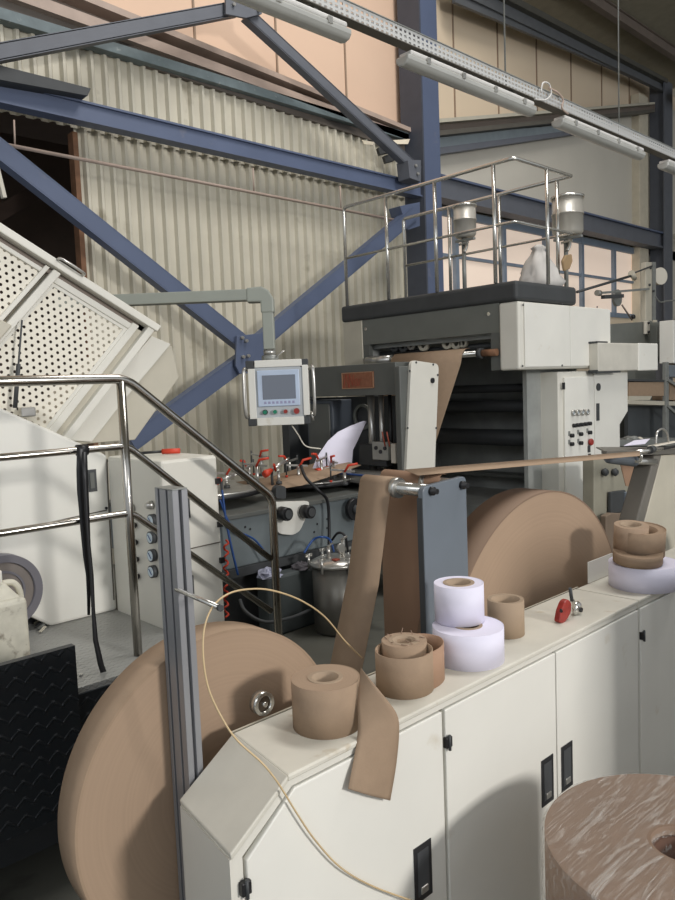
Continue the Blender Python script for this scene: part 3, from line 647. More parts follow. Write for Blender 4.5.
obj('screen', hbox(MB(), 263, 375, 296, 399, .018, .020), SCREEN, sc)
for k in range(8): obj('function_key', hbox(MB(), 264+k*4, 401, 266.4+k*4, 403.4, .018, .0195), mat('key_grey_violet', (150, 150, 180), .5), sc)
for a, m, r in ((264.5, GREEN, .011), (274.5, GREEN, .011), (285, RED, .011), (296, RED, .016)):
    c = hm(a, 411.5, .006); bt = obj('button_bezel', MB().cyl(c, c+nn*.008, r+.004, 20), CHAR if a == 264.5 else STEEL, op); obj('push_button', MB().cyl(c+nn*.008, c+nn*.024, r, 20), m, bt)
for a0, s in ((247, -1), (312, 1)):
    obj('grip', MB().tube(bez([hm(a0-s*2, 370, -.03), hm(a0+s*2, 371, .02), hm(a0+s*2, 413, .02), hm(a0-s*2, 414, -.03)], 8), .009, 12), STEEL, op)
obj('white_grip_bar', hbox(MB(), 244, 370, 246.5, 415, -.02, 0), WHITE, op, bevel=.003); obj('white_grip_bar', hbox(MB(), 313, 368, 315.5, 412, -.02, 0), WHITE, op, bevel=.003)
obj('cable_gland', MB().cyl(hm(311, 414, 0), hm(312, 422, 0), .008, 10), STEEL, op)
obj('cable', MB().tube(bez([hm(290, 426, -.03), hm(296, 436, -.04), hm(303, 448, -.06), hm(318, 452, -.1)], 6), .004, 8), LOWW, op)
ar = thing('panel_arm', 'grey rectangular swing arm with an elbow carrying the operator panel', 'arm', hm(266, 320, -.04))
obj('horizontal_arm', hbox(MB(), 60, 289, 256, 300, -.09, -.01), PIPEG, ar, bevel=.005)
el = [hm(a, b_, -.095) for a, b_ in ((251, 288), (266, 287), (273, 291), (277.5, 299), (277.5, 313), (264.5, 313), (264.5, 302), (251, 302))]
obj('elbow', MB().prism(el, nn*.09), PIPEG, ar, bevel=.008)
obj('drop_arm', hbox(MB(), 265.5, 312, 276.5, 349, -.09, -.01), PIPEG, ar, bevel=.005)
obj('swivel_collar', MB().cyl(hm(271, 349, -.05), hm(271, 355, -.05), .036, 24), STEEL, ar); obj('flange', MB().cyl(hm(271, 355, -.05), hm(271, 360.4, -.05), .048, 24), GALV, ar)
obj('lever', MB().cyl(hm(277, 357, -.02), hm(286, 351, 0), .005, 8), STEEL, ar)
# ================================================================ CENTRAL FEEDER MACHINE
YF = 4.1
fm = thing('feeder_machine', 'blue grey machine bed with a white bearing plate behind the stair railing', 'machine', (3.5, 4.8, 0))
obj('bed', MB().box((2.62, YF, .5), (4.35, 5.5, .84)), BGREY, fm, bevel=.01)
obj('top_plate', MB().box((2.6, YF-.03, .84), (4.4, 5.55, .87)), DGREY, fm, bevel=.004)
obj('lower_frame', MB().box((2.7, YF+.12, .0), (4.3, 5.4, .5)), CHAR, fm, bevel=.01)
obj('bed_rail', MB().box((2.62, YF-.02, .44), (4.35, YF+.02, .5)), CHAR, fm)
for q in ((236, 533), (245, 527), (250, 529), (327, 519), (327, 528), (314, 532), (317, 524)):
    c = P(*q, y=YF); obj('bolt_hole', MB().cyl(c-Vector((0, .004, 0)), c, .008, 10), BLACK, fm)
pl = rounded(py([(270, 502), (309.5, 501), (308, 513), (300, 531), (293, 535), (280, 534), (275, 528), (275, 508)], YF-.05), .03)
bp_ = obj('bearing_plate', MB().prism(pl, (0, .03, 0)), WHITE, fm)
for q in ((279, 513), (302, 511)):
    c = P(*q, y=YF-.05); k = obj('black_knob', MB().tube([c, c-Vector((0, .02, 0)), c-Vector((0, .025, 0)), c-Vector((0, .10, 0))], [.032, .036, .05, .046], 20), BLACK, bp_)
    obj('knob_cap', MB().cyl(c-Vector((0, .102, 0)), c-Vector((0, .112, 0)), .03, 16), CHAR, k)
c = P(353, 509, y=YF-.05); hw = obj('hand_wheel', MB().ring(c, 'y', .045, .085, -.04, 0), BLACK, fm); obj('wheel_hub', MB().cyl(c-Vector((0, .06, 0)), c, .035, 16), CHAR, hw)
for k in range(3):
    a = k*2.1; obj('spoke', MB().bar(c+Vector((0, -.02, 0)), c+Vector((math.cos(a)*.07, -.02, math.sin(a)*.07)), .014, .014), CHAR, hw)
c = P(281, 492, y=YF-.02); obj('shaft_bracket', MB().prism(rounded(py([(276, 498), (276, 488), (280, 485), (286, 487), (286, 499)], YF-.06), .02), (0, .05, 0)), CHAR, fm)
# turntable discs
def disc(x, y, r, z, label, m=STEEL):
    t = thing('turntable_disc', label, 'turntable', (x, y, z))
    obj('table', MB().cyl((x, y, z-.015), (x, y, z), r, 64), m, t); obj('dark_rim', MB().ring((x, y, z), 'z', r-.012, r+.004, -.045, -.015), BLACK, t)
    obj('hub', MB().cyl((x, y, .87), (x, y, z-.015), .12, 24), CHAR, t); return t
disc(3.02, 4.72, .45, .985, 'round steel turntable disc just right of the gauge cabinet'); disc(4.0, 4.66, .42, .96, 'round steel turntable disc under the white paper sheet')
# toggle clamps with red handles
def clamp(q, z, ang, label, H_=.12, lean=.0, L=.13):
    c = P(*q, z=z); t = thing('toggle_clamp', label, 'clamp', c, 'red handled clamps on the turntables')
    d = Vector((math.cos(ang), math.sin(ang), 0)); s = Vector((-d.y, d.x, 0))
    obj('post', MB().cyl(c, c+Vector((0, 0, H_)), .012, 12), STEEL, t); obj('foot', MB().cyl(c, c+Vector((0, 0, .02)), .024, 16), CHAR, t)
    top = c+Vector((0, 0, H_))
    obj('arm', MB().bar(top-d*L*.6, top+d*L*.8+Vector((0, 0, .02)), .018, .014), STEEL, t)
    obj('red_handle', MB().tube([top+s*.02, top+s*.03+Vector((0, 0, .05))-d*.03, top+s*.03+Vector((0, 0, .06))-d*.1], [.008, .010, .009], 10), ORANGE, t)
    obj('spindle', MB().tube([top+d*L*.8+Vector((0, 0, .05)), top+d*L*.8-Vector((0, 0, .06))], .006, 8), CHAR, t)
    obj('red_tip', MB().tube([top+d*L*.8-Vector((0, 0, .06)), top+d*L*.8-Vector((0, 0, .075))], [.012, .01], 10), ORANGE, t)
spots = [((227, 488), .985, 2.6, 'beside the gauge cabinet'), ((250, 484), .985, .6, 'where the sloping handrail passes'), ((258, 488), .985, 2.2, 'on the front of the left disc'), ((279, 484), .985, .9, 'at the right rim of the left disc'),
         ((299, 483), .96, 2.9, 'with an upright post between the two discs'), ((322, 480), .96, .4, 'before the white sheet'), ((345, 485), .96, 2.4, 'at the right end of the right disc'), ((334, 478), .96, 1.2, 'directly under the edge of the white sheet'), ((262, 476), .985, 1.8, 'at the rear of the left disc'), ((290, 474), .985, .2, 'furthest back over the brown sheet')]
for k, (q, z, a, w_) in enumerate(spots): clamp(q, z, a, 'small steel toggle clamp with red handle '+w_, .10+.03*(k % 3))
# suction bar cylinders (thicker steel rods with red joints)
for k, (q0, q1, lab) in enumerate((((214, 482), (238, 474), 'steel cylinder with red joint beside the gauge cabinet'), ((264, 475), (289, 458), 'slanting white and steel cylinder with red joint over the left disc'), ((316, 472), (340, 466), 'short steel cylinder with a red cap below the white sheet'))):
    a = P(*q0, y=4.4); c = P(*q1, y=4.4); t = thing('air_cylinder', lab, 'cylinder', a)
    d = (c-a); obj('barrel', MB().cyl(a+d*.3, a+d*.8, .016, 14), STEEL, t); obj('rod', MB().cyl(a+d*.8, c, .007, 8), CHROME, t); obj('joint', MB().tube([a, a+d*.1, a+d*.3], [.024, .03, .014], 14), ORANGE, t)
    obj('stand', MB().cyl(a+d*.3, Vector(((a+d*.3).x, (a+d*.3).y, .96)), .01, 8), CHAR, t)
# brown sheet and white sheet on the table
q = [P(238, 478, y=4.9), P(300, 458, y=5.1), P(335, 452, y=5.2), P(330, 476, y=4.8), P(280, 480, y=4.7)]
b = MB().strip([P(236, 482, z=1.0), P(270, 477, z=1.02), P(300, 468, z=1.06), P(330, 458, z=1.1)], Vector((.05, -.32, -.05)), .003); tag(obj('kraft_sheet', b, KRAFT), 'flat brown kraft sheet lying over the turntable behind the clamps', 'paper sheet')
# curled white sheet
W0 = [P(a, b_, y=4.45) for a, b_ in ((311, 473), (317, 457), (328, 441), (338, 432), (350, 426), (363, 421))]
ww = [P(352, 478, y=4.5)-P(315, 470, y=4.45)]
ends = [P(a, b_, y=4.4) for a, b_ in ((351, 474), (352, 463), (353, 450), (358, 440), (363, 429), (367, 421))]
mb = MB(); n = 6
vs = W0+ends+[v+Vector((0, .003, 0)) for v in W0+ends]
mb.add(vs, [(i, i+1, 6+i+1, 6+i) for i in range(5)]+[(12+i, 18+i, 18+i+1, 12+i+1) for i in range(5)]+[(0, 6, 18, 12), (5, 17, 23, 11)]+[(i, 12+i, 13+i, i+1) for i in range(5)]+[(6+i, 7+i, 19+i, 18+i) for i in range(5)], True)
tag(obj('white_sheet', mb, WPAPER), 'curled white paper sheet standing up on the right turntable', 'paper sheet')
# ---- gluing tower with the white cover
YT = 3.9
tw = thing('gluing_tower', 'dark grey tower with a tall rounded white cover and copper nameplate', 'machine', (4.6, 4.4, 0))
cov = rounded(py([(411.5, 360), (439, 364), (435, 470), (433, 560), (400, 560), (406.5, 470)], YT), .05)
obj('side_frame', MB().box((4.38, YT+.03, 0), (4.8, YT+.09, 1.84)), DGREY, tw, bevel=.01)
cv = obj('white_cover', MB().prism(cov, (0, .03, 0)), OFFW, tw, bevel=.003)
for q in ((416, 362.5), (433, 364.5), (409.5, 371), (437.5, 375), (407.5, 428), (436, 428)): c = P(*q, y=YT); obj('screw', MB().cyl(c-Vector((0, .005, 0)), c, .009, 10), CHAR, cv)
c = P(432, 380.5, y=YT); obj('lock', MB().cyl(c-Vector((0, .012, 0)), c, .022, 16), BLACK, cv)
xT = 4.4
yl = P(296, 380, x=xT)[1]
obj('cross_beam', MB().box((xT, YT+.09, 1.615), (xT+.22, 5.6, 1.875)), DGREY, tw, bevel=.006)
obj('far_frame', MB().box((4.4, 5.35, 0), (4.75, 5.45, 1.84)), CHAR, tw)
a = P(342, 373, x=xT-.004); c = P(374, 388, x=xT-.004)
npl = obj('nameplate', MB().box((xT-.008, c[1], c[2]), (xT, a[1], a[2])), COPPER, tw)
fr = MB(); z0, z1, y0, y1 = c[2], a[2], c[1], a[1]
for bb in (((y0, z0), (y1, z0+.006)), ((y0, z1-.006), (y1, z1)), ((y0, z0), (y0+.006, z1)), ((y1-.006, z0), (y1, z1))): fr.box((xT-.011, bb[0][0], bb[0][1]), (xT-.007, bb[1][0], bb[1][1]))
obj('nameplate_border', fr, mat('pale_copper', (180, 140, 110), .5), npl)
le = MB()        # embossed red letters, as far as they can be read
def stroke(pts): 
    for p, q_ in zip(pts[:-1], pts[1:]):
        A = Vector((xT-.011, y1-.012-p[0]*(y1-y0-.024), z0+.012+p[1]*(z1-z0-.024))); B_ = Vector((xT-.011, y1-.012-q_[0]*(y1-y0-.024), z0+.012+q_[1]*(z1-z0-.024)))
        le.bar(A, B_, .004, .004, (0, 1, 0))
stroke([(.02, 0), (.12, 1), (.2, 0)]); stroke([(.06, .4), (.18, .4)]); stroke([(.22, 0), (.24, 1), (.34, .1), (.38, .9)]); stroke([(.42, .5), (.5, .65), (.5, .1), (.42, .15), (.42, .5)]); stroke([(.55, .1), (.58, .6), (.65, .5)])
obj('lettering', le, BRED, npl)
# inner parts under the cross beam
obj('inner_cabinet', MB().box((4.5, 4.85, .95), (4.8, 5.2, 1.58)), mat('bluish_grey_box', (82, 88, 96), .5), tw, bevel=.01)
obj('inner_door', MB().box((4.485, 4.88, .99), (4.5, 5.17, 1.55)), DGREY, tw, bevel=.008)
for y, r, m in ((4.42, .03, STEEL), (4.3, .022, STEEL), (4.2, .016, BLACK)): obj('guide_rod', MB().cyl((4.55, y, .9), (4.55, y, 1.64), r, 16), m, tw)
obj('slide_block', MB().box((4.46, 4.18, 1.02), (4.56, 4.5, 1.2)), CHAR, tw, bevel=.01)
obj('valve_block', MB().box((4.42, 4.12, 1.08), (4.47, 4.30, 1.23)), mat('pale_grey_block', (150, 150, 142), .5), tw, bevel=.006)
for k in range(3): obj('valve_port', MB().cyl((4.41, 4.15+.05*k, 1.18-.03*(k % 2)), (4.425, 4.15+.05*k, 1.18-.03*(k % 2)), .016, 12), BLACK, tw)
obj('pale_regulator', MB().box((4.42, 4.04, 1.06), (4.46, 4.09, 1.22)), LOWW, tw, bevel=.006)
obj('brown_liner', MB().box((4.62, 4.02, 1.0), (4.64, 4.2, 1.6)), KRED, tw)
obj('back_panel', MB().box((4.74, 4.0, .3), (4.78, 5.4, 1.6)), CHAR, tw)
obj('oval_window', MB().ring((4.72, 4.68, 1.42), 'x', .09, .115, -.02, 0), MGREY, tw)
for k in range(2): obj('red_lever', MB().tube([(4.4, 4.08+.05*k, 1.2), (4.36, 4.07+.05*k, 1.32)], .006, 8), BRED, tw)
obj('table_edge', MB().box((4.1, 3.95, .93), (4.42, 4.9, .99)), STEEL, tw, bevel=.004)
obj('blue_strip', MB().box((4.08, 3.96, .992), (4.12, 4.6, 1.0)), BLUEH, tw)
# cables on the feeder
def hose(name, pts, r, m, label, cat='hose', grp=None, y=None):
    p = bez([P(a, b_, y=(y if y else yy)) for a, b_, *r_ in pts for yy in (r_[0] if r_ else 4.0,)], 8)
    return tag(obj(name, MB().tube(p, r, 8), m), label, cat, grp)
hose('black_cable', [(301, 466, 4.2), (306, 478, 4.1), (318, 490, 4.02), (327, 500, 4.02), (329, 520, 4.02), (329, 545, 4.0)], .012, BLACK, 'thick black cable running down the machine bed to the pressure tank', 'cable')
hose('air_hose', [(222, 490, 4.05), (226, 520, 4.03), (232, 550, 4.0), (238, 575, 3.98)], .008, BLUEH, 'blue air hose falling straight beside the white gauge cabinet')
hose('air_hose', [(220, 500, 4.05), (232, 527, 4.03), (255, 540, 4.0), (270, 560, 3.98)], .007, BLUEH, 'blue air hose sagging from the gauge cabinet towards the railing post')
hose('air_hose', [(304, 553, 3.85), (313, 540, 3.85), (322, 537, 3.8), (330, 540, 3.8), (334, 552, 3.75)], .008, BLUEH, 'blue air hose arching onto the lid of the pressure tank')
hose('tank_hose', [(332, 540, 3.9), (338, 533, 3.8), (345, 536, 3.75), (348, 552, 3.75)], .009, BLACK, 'black hose looping over the right side of the pressure tank')
hose('dark_hose', [(240, 600, 3.9), (246, 612, 3.8), (265, 622, 3.7), (290, 618, 3.7), (310, 610, 3.8)], .012, CHAR, 'dark hose lying on the floor behind the railing post')
pts = []
for k in range(26): pts.append(P(226+2.5*math.sin(k*1.9), 540+k*3.1, y=3.6+.02*math.cos(k*1.9)))
tag(obj('coiled_hose', MB().tube(bez(pts, 4), .006, 8), ORANGE), 'coiled red orange air hose hanging at the right edge of the gauge cabinet', 'hose')
b = MB().box((3.0, 3.95, 0), (3.55, 4.08, .42)); tag(obj('floor_box', b, mat('dull_grey_box', (74, 80, 80), .6), bevel=.02), 'dull grey box on the floor between the railing post and the pressure tank', 'box')
def rag(c, r, n=3, sq=.6):
    mb = MB(); rng = random.Random(int(c[0]*1000)); N = 14
    vs = [Vector(c)+Vector((0, 0, r*sq))]; rows = 5
    for i in range(1, rows+1):
        ph = i/rows*PI*.5
        for k in range(N):
            a = 2*PI*k/N; q = r*(1+rng.uniform(-.25, .25)); vs.append(Vector(c)+Vector((q*math.sin(ph)*math.cos(a), q*math.sin(ph)*math.sin(a), max(0, q*sq*math.cos(ph)))))
    fs = [(0, 1+k, 1+(k+1) % N) for k in range(N)]
    for i in range(rows-1):
        for k in range(N): fs.append((1+i*N+k, 1+(i+1)*N+k, 1+(i+1)*N+(k+1) % N, 1+i*N+(k+1) % N))
    fs.append(tuple(1+(rows-1)*N+k for k in range(N)))
    return mb.add(vs, fs, False)
tag(obj('cleaning_rag', rag((3.06, 4.0, .42), .09), mat('blue_white_rag', (170, 172, 190), .9, var=.35, scale=50)), 'crumpled bluish white rag on the grey floor box behind the railing post', 'rag')
tag(obj('cleaning_rag', rag((3.34, 4.0, .42), .07), mat('dark_rag', (96, 92, 96), .9, var=.3, scale=50)), 'crumpled dark rag on the grey floor box nearer the tank', 'rag')
# pressure tank
tx, ty = 3.44, 3.74; tk = thing('pressure_tank', 'steel glue pressure tank with clamped lid and hoses behind the paper web', 'tank', (tx, ty, 0))
TS = mat('dull_steel_tank', (116, 114, 108), .4, .6, var=.15)
obj('vessel', MB().lathe([(0, 0), (.15, 0), (.165, .02), (.165, .47), (0, .47)], (tx, ty, 0), 'z', 40), TS, tk)
obj('lid', MB().lathe([(0, .47), (.185, .47), (.185, .49), (.12, .52), (0, .53)], (tx, ty, 0), 'z', 40), STEEL, tk)
for k in range(6):
    a = k*PI/3+.3; c = Vector((tx+math.cos(a)*.185, ty+math.sin(a)*.185, .44)); cl_ = obj('lid_clamp', MB().cyl(c, c+Vector((0, 0, .11)), .01, 10), STEEL, tk); obj('wing_nut', MB().bar(c+Vector((-.03, 0, .1)), c+Vector((.03, 0, .1)), .01, .02), CHROME, cl_)
for dx, dy, h in ((-.06, 0, .1), (.03, -.05, .14), (.08, .03, .08)): obj('valve', MB().tube([(tx+dx, ty+dy, .51), (tx+dx, ty+dy, .51+h)], .014, 12), STEEL, tk); obj('valve_lever', MB().bar((tx+dx-.03, ty+dy-.02, .51+h), (tx+dx+.04, ty+dy, .52+h), .012, .01), CHROME, tk)
obj('pressure_gauge', MB().cyl((tx-.02, ty-.07, .6), (tx-.02, ty-.09, .6), .03, 20), STEEL, tk); obj('red_tag', MB().box((tx-.09, ty-.1, .52), (tx-.05, ty-.06, .53)), BRED, tk)
# ================================================================ LARGE PRINTING MACHINE
XE = 5.2; Y0, Y1 = 3.37, 5.41
em = thing('printing_machine', 'tall machine with dark roof slab, white side cabinets and dark open front', 'machine', (6, 4.4, 0))
obj('roof_slab', MB().box((XE-.02, Y0, 2.33), (6.13, Y1, 2.49)), CHAR, em, bevel=.03, seg=3)
obj('side_column', MB().box((XE, 5.14, 0), (XE+.9, 5.40, 2.33)), PALE, em, bevel=.006)
obj('header_plate', MB().box((XE+.01, 3.56, 2.09), (XE+.06, 5.14, 2.33)), MGREY, em)
for yy in (3.56, 5.06): obj('front_post', MB().box((XE+.012, yy, 0 if yy > 4 else 1.78), (XE+.06, yy+.09, 2.1)), DGREY, em)
for q in ((366, 329), (489, 314)): c = P(*q, x=XE+.01); obj('bolt', MB().cyl(c-Vector((.008, 0, 0)), c, .016, 12), CHROME, em)
obj('back_plate', MB().box((6.3, 3.5, 0), (6.34, 5.3, 2.3)), DARK, em); obj('near_side_plate', MB().box((5.6, 3.56, .0), (6.3, 3.6, 1.78)), DARK, em)
obj('far_side_plate', MB().box((XE+.1, 5.1, 0), (6.3, 5.14, 2.3)), DARK, em)
obj('inside_top', MB().box((XE+.1, 3.6, 2.05), (6.3, 5.1, 2.09)), DARK, em)
obj('inside_floor', MB().box((XE+.1, 3.6, .3), (6.3, 5.1, .6)), DARK, em)
for z, r in ((1.45, .06), (1.15, .08), (1.62, .04)): obj('inner_roller', MB().cyl((6.0, 3.6, z), (6.0, 5.1, z), r, 24), CHAR, em)
for k in range(3): obj('inner_shelf', MB().box((6.1, 3.65, .75+.35*k), (6.28, 5.05, .78+.35*k)), DGREY, em)
def hring(y, z, r, m): return obj('clamp_ring', MB().ring((XE+.22, y, z), 'x', r*.6, r, -.02, .02), m, em)
obj('upper_shaft', MB().cyl((XE+.22, 3.62, 2.0), (XE+.22, 5.1, 2.0), .025, 16), CHAR, em)
for q, r in (((395, 346), .055), ((404, 346), .055), ((424, 345), .055), ((412, 345), .045), ((448, 343), .055), ((457, 343), .055), ((464, 343), .04)):
    c = P(*q, x=XE+.15); o_ = obj('clamp_ring', MB().ring(c, 'x', r*.55, r, -.02, .02), (PALE, CHAR, PALE, CHAR, PALE, CHAR, STEEL)[int(q[0]) % 7], em)
# idler roller at the mouth with web
ya, yb, zr = P(365, 360, x=XE-.02)[1], P(497, 353, x=XE-.02)[1], P(430, 357, x=XE-.02)[2]
ir = obj('idler_roller', MB().cyl((XE-.02, ya-.02, zr), (XE-.02, yb+.02, zr), .026, 24), CHROME, em)
obj('roller_sleeve', MB().cyl((XE-.02, ya-.03, zr), (XE-.02, P(392, 358, x=XE-.02)[1], zr), .045, 24), STEEL, ir); obj('brown_sleeve', MB().cyl((XE-.02, P(484, 355, x=XE)[1], zr), (XE-.02, yb+.0, zr), .03, 20), RUST, ir)
obj('roller_collar', MB().cyl((XE-.02, P(482, 355, x=XE)[1]-.02, zr), (XE-.02, P(482, 355, x=XE)[1]+.02, zr), .045, 20), CHAR, ir)
y_l = P(393, 354, x=XE-.04)[1]; y_r = P(464, 350, x=XE-.04)[1]
top = [(XE+.05, zr+.055), (XE-.02, zr+.046), (XE-.065, zr+.01), (XE-.09, zr-.08)]
mb = MB(); L = [Vector((x, y_r, z)) for x, z in top]; ws = [Vector((0, y_l-y_r, 0))]*4
bl = P(366, 470, x=4.95); br = P(428, 466, x=4.95); L.append(br); ws.append(bl-br); L.append(Vector((4.9, br.y+.02, .9))); ws.append(bl-br)
tag(obj('kraft_web', mb.strip(L, ws, .002), KRAFT), 'wide brown kraft web falling from the roller at the mouth of the dark machine', 'paper web')
# white side cabinets
YS = 3.37
uc = obj('upper_cabinet', MB().box((XE, YS, 1.775), (6.74, 3.56, 2.325)), OFFW, em, bevel=.02, seg=3)
for x0, x1 in ((5.27, 5.98), (5.985, 6.72)):
    d = obj('cabinet_door', MB().box((x0, YS-.012, 1.795), (x1, YS, 2.315)), WHITE, em, bevel=.004)
for q in ((522.5, 366), (562, 365.5), (562, 304), (597, 307), (523, 305)):
    c = P(*q, y=YS-.012); obj('screw', MB().cyl(c-Vector((0, .004, 0)), c, .009, 10), CHAR, em)
lc = obj('lower_cabinet', MB().prism([(5.82, YS+.02, 0), (5.82, YS+.02, 1.75), (7.1, YS+.02, 1.75), (7.1, YS+.02, 1.34), (6.93, YS+.02, 1.22), (6.93, YS+.02, 0)], (0, .19, 0)), OFFW, em, bevel=.008)
dr = obj('lower_door', MB().prism([(5.9, YS, .1), (5.9, YS, 1.70), (6.42, YS, 1.70), (6.42, YS, .1)], (0, .02, 0)), WHITE, em, bevel=.004)
dr2 = obj('lower_door', MB().prism([(6.43, YS, .1), (6.43, YS, 1.74), (7.09, YS, 1.74), (7.09, YS, 1.345), (6.92, YS, 1.225), (6.92, YS, .1)], (0, .02, 0)), WHITE, em, bevel=.004)
def fy(q, y=YS): return P(*q, y=y)
for k in range(4): c = fy((572.5+4.6*k, 413-.3*k)); g_ = obj('pressure_gauge', MB().ring(c, 'y', .018, .028, -.02, 0), STEEL, dr); obj('gauge_face', MB().cyl(c-Vector((0, .008, 0)), c, .02, 16), GAUGEF, g_)
for k in range(5): c = fy((573+3.8*k, 425.5-.5*k)); obj('valve_knob', MB().cyl(c-Vector((0, .03, 0)), c, .018, 12), BLACK, dr)
for q in ((570.5, 435.5), (579.5, 434), (588.5, 432.5), (570.5, 444), (579.5, 443)):
    c = fy(q); k_ = obj('selector_switch', MB().cyl(c-Vector((0, .03, 0)), c, .018, 14), BLACK, dr); obj('switch_plate', MB().box(c+Vector((-.04, -.004, .0)), c+Vector((-.01, 0, .04))), GALV, dr)
c = fy((589, 442)); obj('emergency_button', MB().tube([c, c-Vector((0, .02, 0)), c-Vector((0, .035, 0))], [.02, .034, .026], 16), RED, dr)
for q in ((588.5, 449), (589, 457)): c = fy(q); obj('black_socket', MB().box(c+Vector((-.018, -.01, -.03)), c+Vector((.018, 0, .03))), CHAR, dr)
c = fy((563, 386)); obj('hinge', MB().box(c+Vector((-.015, -.012, -.03)), c+Vector((.015, 0, .03))), BLACK, dr)
c = fy((598, 387)); obj('round_lock', MB().cyl(c-Vector((0, .01, 0)), c, .035, 20), CHAR, dr2); c = fy((597.5, 412)); obj('recessed_handle', MB().box(c+Vector((-.025, -.008, -.08)), c+Vector((.025, 0, .08))), CHAR, dr2)
for q in ((593, 472),): c = fy(q); obj('hinge', MB().box(c+Vector((-.015, -.012, -.03)), c+Vector((.015, 0, .03))), BLACK, dr)
# box arm sticking out to the right
ab = obj('motor_housing', MB().box((6.31, 3.27, 1.74), (7.53, 3.362, 2.0)), mat('shaded_box_arm', (200, 196, 184), .5), em, bevel=.01)  # beige tone holds the shade on the arm's front face
obj('motor_cover', MB().box((7.1, 3.262, 1.735), (7.53, 3.28, 2.003)), WHITE, ab, bevel=.01); obj('dark_gasket', MB().box((6.3, 3.275, 1.725), (6.75, 3.362, 1.755)), CHAR, ab); obj('dark_lip', MB().box((6.3, 3.275, 1.995), (6.5, 3.362, 2.012)), CHAR, ab)
# rails on the roof
ZR, ZM, ZB = 3.44, 2.95, 2.49
rr = thing('roof_railing', 'steel tube guard rail standing on the dark roof slab', 'railing', (5.7, 4.4, ZB))
A_, B_, C_, D_ = (XE, 5.33, ZR), (XE, 3.385, ZR), (6.08, 3.385, ZR), (6.08, 5.33, ZR)
def rail(z, r):
    a, b_, c, d = [Vector((p[0], p[1], z)) for p in (A_, B_, C_, D_)]
    return [a-Vector((0, 0, .0))]+[]+bend(a, b_, c, .04)+bend(b_, c, d, .01)+[d]
tp = [Vector((XE, 5.33, ZB))]+bend(Vector((XE, 5.33, ZB)), Vector(A_), Vector(B_), .05)+bend(A_, B_, C_, .05)+bend(B_, C_, D_, .01)+bend(C_, D_, Vector((6.08, 5.33, ZB)), .04)+[Vector((6.08, 5.33, ZB))]
obj('top_rail', MB().tube(tp, .0165, 12), CHROME, rr)
obj('mid_rail', MB().tube(rail(ZM, .012), .012, 10), CHROME, rr)
for q in ((388.5, 290), (437, 285), (495.5, 275)):
    y = P(*q, x=XE)[1]; obj('post', MB().cyl((XE, y, ZB), (XE, y, ZR), .0165, 12), CHROME, rr)
x = P(547.5, 230, y=3.385)[0]; obj('post', MB().cyl((x, 3.385, ZB), (x, 3.385, ZR), .0165, 12), CHROME, rr)
for q in ((500, 250), (450, 260), (557.5, 230)): y = P(*q, x=6.08)[1]; obj('post', MB().cyl((6.08, y, ZB), (6.08, y, ZR), .0165, 12), CHROME, rr)
# ink canisters on poles
def canister(q0, q1, x, lab):
    cy__ = (P(q0[0], q0[1], x=x)[1]+P(q1[0], q0[1], x=x)[1])/2; zt = P((q0[0]+q1[0])/2, q0[1], x=x)[2]; zb = P((q0[0]+q1[0])/2, q1[1], x=x)[2]
    r = abs((P(q1[0], q0[1], x=x)-P(q0[0], q0[1], x=x)).y)/2*.95
    t = thing('ink_canister', lab, 'canister', (x, cy__, ZB)); h = zt-zb
    obj('vessel', MB().lathe([(0, 0), (r*.8, 0), (r, .03), (r, h*.5), (r*1.05, h*.5), (r*1.05, h*.54), (r, h*.54), (r, h*.9), (0, h*.9)], (x, cy__, zb), 'z', 32), mat('satin_canister_steel', (200, 196, 186), .3, .45), t)
    obj('lid', MB().lathe([(0, h*.9), (r*1.08, h*.9), (r*1.08, h*.96), (r*.7, h), (0, h)], (x, cy__, zb), 'z', 32), CHROME, t)
    obj('stand', MB().cyl((x, cy__+.02, ZB), (x, cy__+.02, zb), .02, 12), GALV, t); obj('outlet_valve', MB().tube(bez([(x, cy__, zb), (x-.02, cy__-.03, zb-.08), (x-.05, cy__-.02, zb-.14)], 5), .016, 10), STEEL, t)
    obj('valve_lever', MB().bar((x-.03, cy__-.06, zb-.05), (x-.03, cy__+.05, zb-.06), .015, .02), CHROME, t)
    obj('bracket', MB().box((x-.02, cy__-r, zb-.03), (x+.02, cy__+r, zb-.01)), GALV, t); return t
canister((455, 204), (474, 238), 5.85, 'polished steel ink canister on the roof near the blue column')
canister((553, 195), (582, 236), 6.3-.02, 'larger polished steel ink canister with lid at the right end of the roof')
# cloth sack on the roof
sk = MB(); N = 18; c = Vector((5.92, 3.62, ZB)); rows = [(.0, .18), (.05, .185), (.1, .165), (.15, .15), (.2, .125), (.25, .105), (.3, .07), (.34, .05), (.36, .065), (.385, .03), (.39, .0)]
rng = random.Random(3); vs = []
for h, r in rows:
    for k in range(N):
        a = 2*PI*k/N; q = r*(1+.16*math.sin(5*a+h*14)+.07*math.sin(9*a-h*30)+rng.uniform(-.07, .07)); vs.append(c+Vector((q*math.cos(a)*.9, q*math.sin(a), h+(.05*math.cos(a) if h > .3 else 0)*0)))
fs = [(i*N+k, i*N+(k+1) % N, (i+1)*N+(k+1) % N, (i+1)*N+k) for i in range(len(rows)-1) for k in range(N)]+[tuple(range(N))[::-1]]
tag(obj('cloth_sack', sk.add(vs, fs, True), SACK), 'lumpy white cloth sack on the roof slab beside the larger canister', 'sack')
c = Vector((6.06, 3.42, 2.9)); q = [P(a, b_, y=3.42) for a, b_ in ((563, 261), (566, 255), (572, 254), (573, 261), (570, 269), (565, 271))]
tag(obj('brown_rag', MB().prism(q, (0, .025, 0)), mat('brown_cloth', (160, 134, 100), .9, var=.15), bevel=.008), 'small brown rag tied to the guard rail below the larger canister', 'rag')
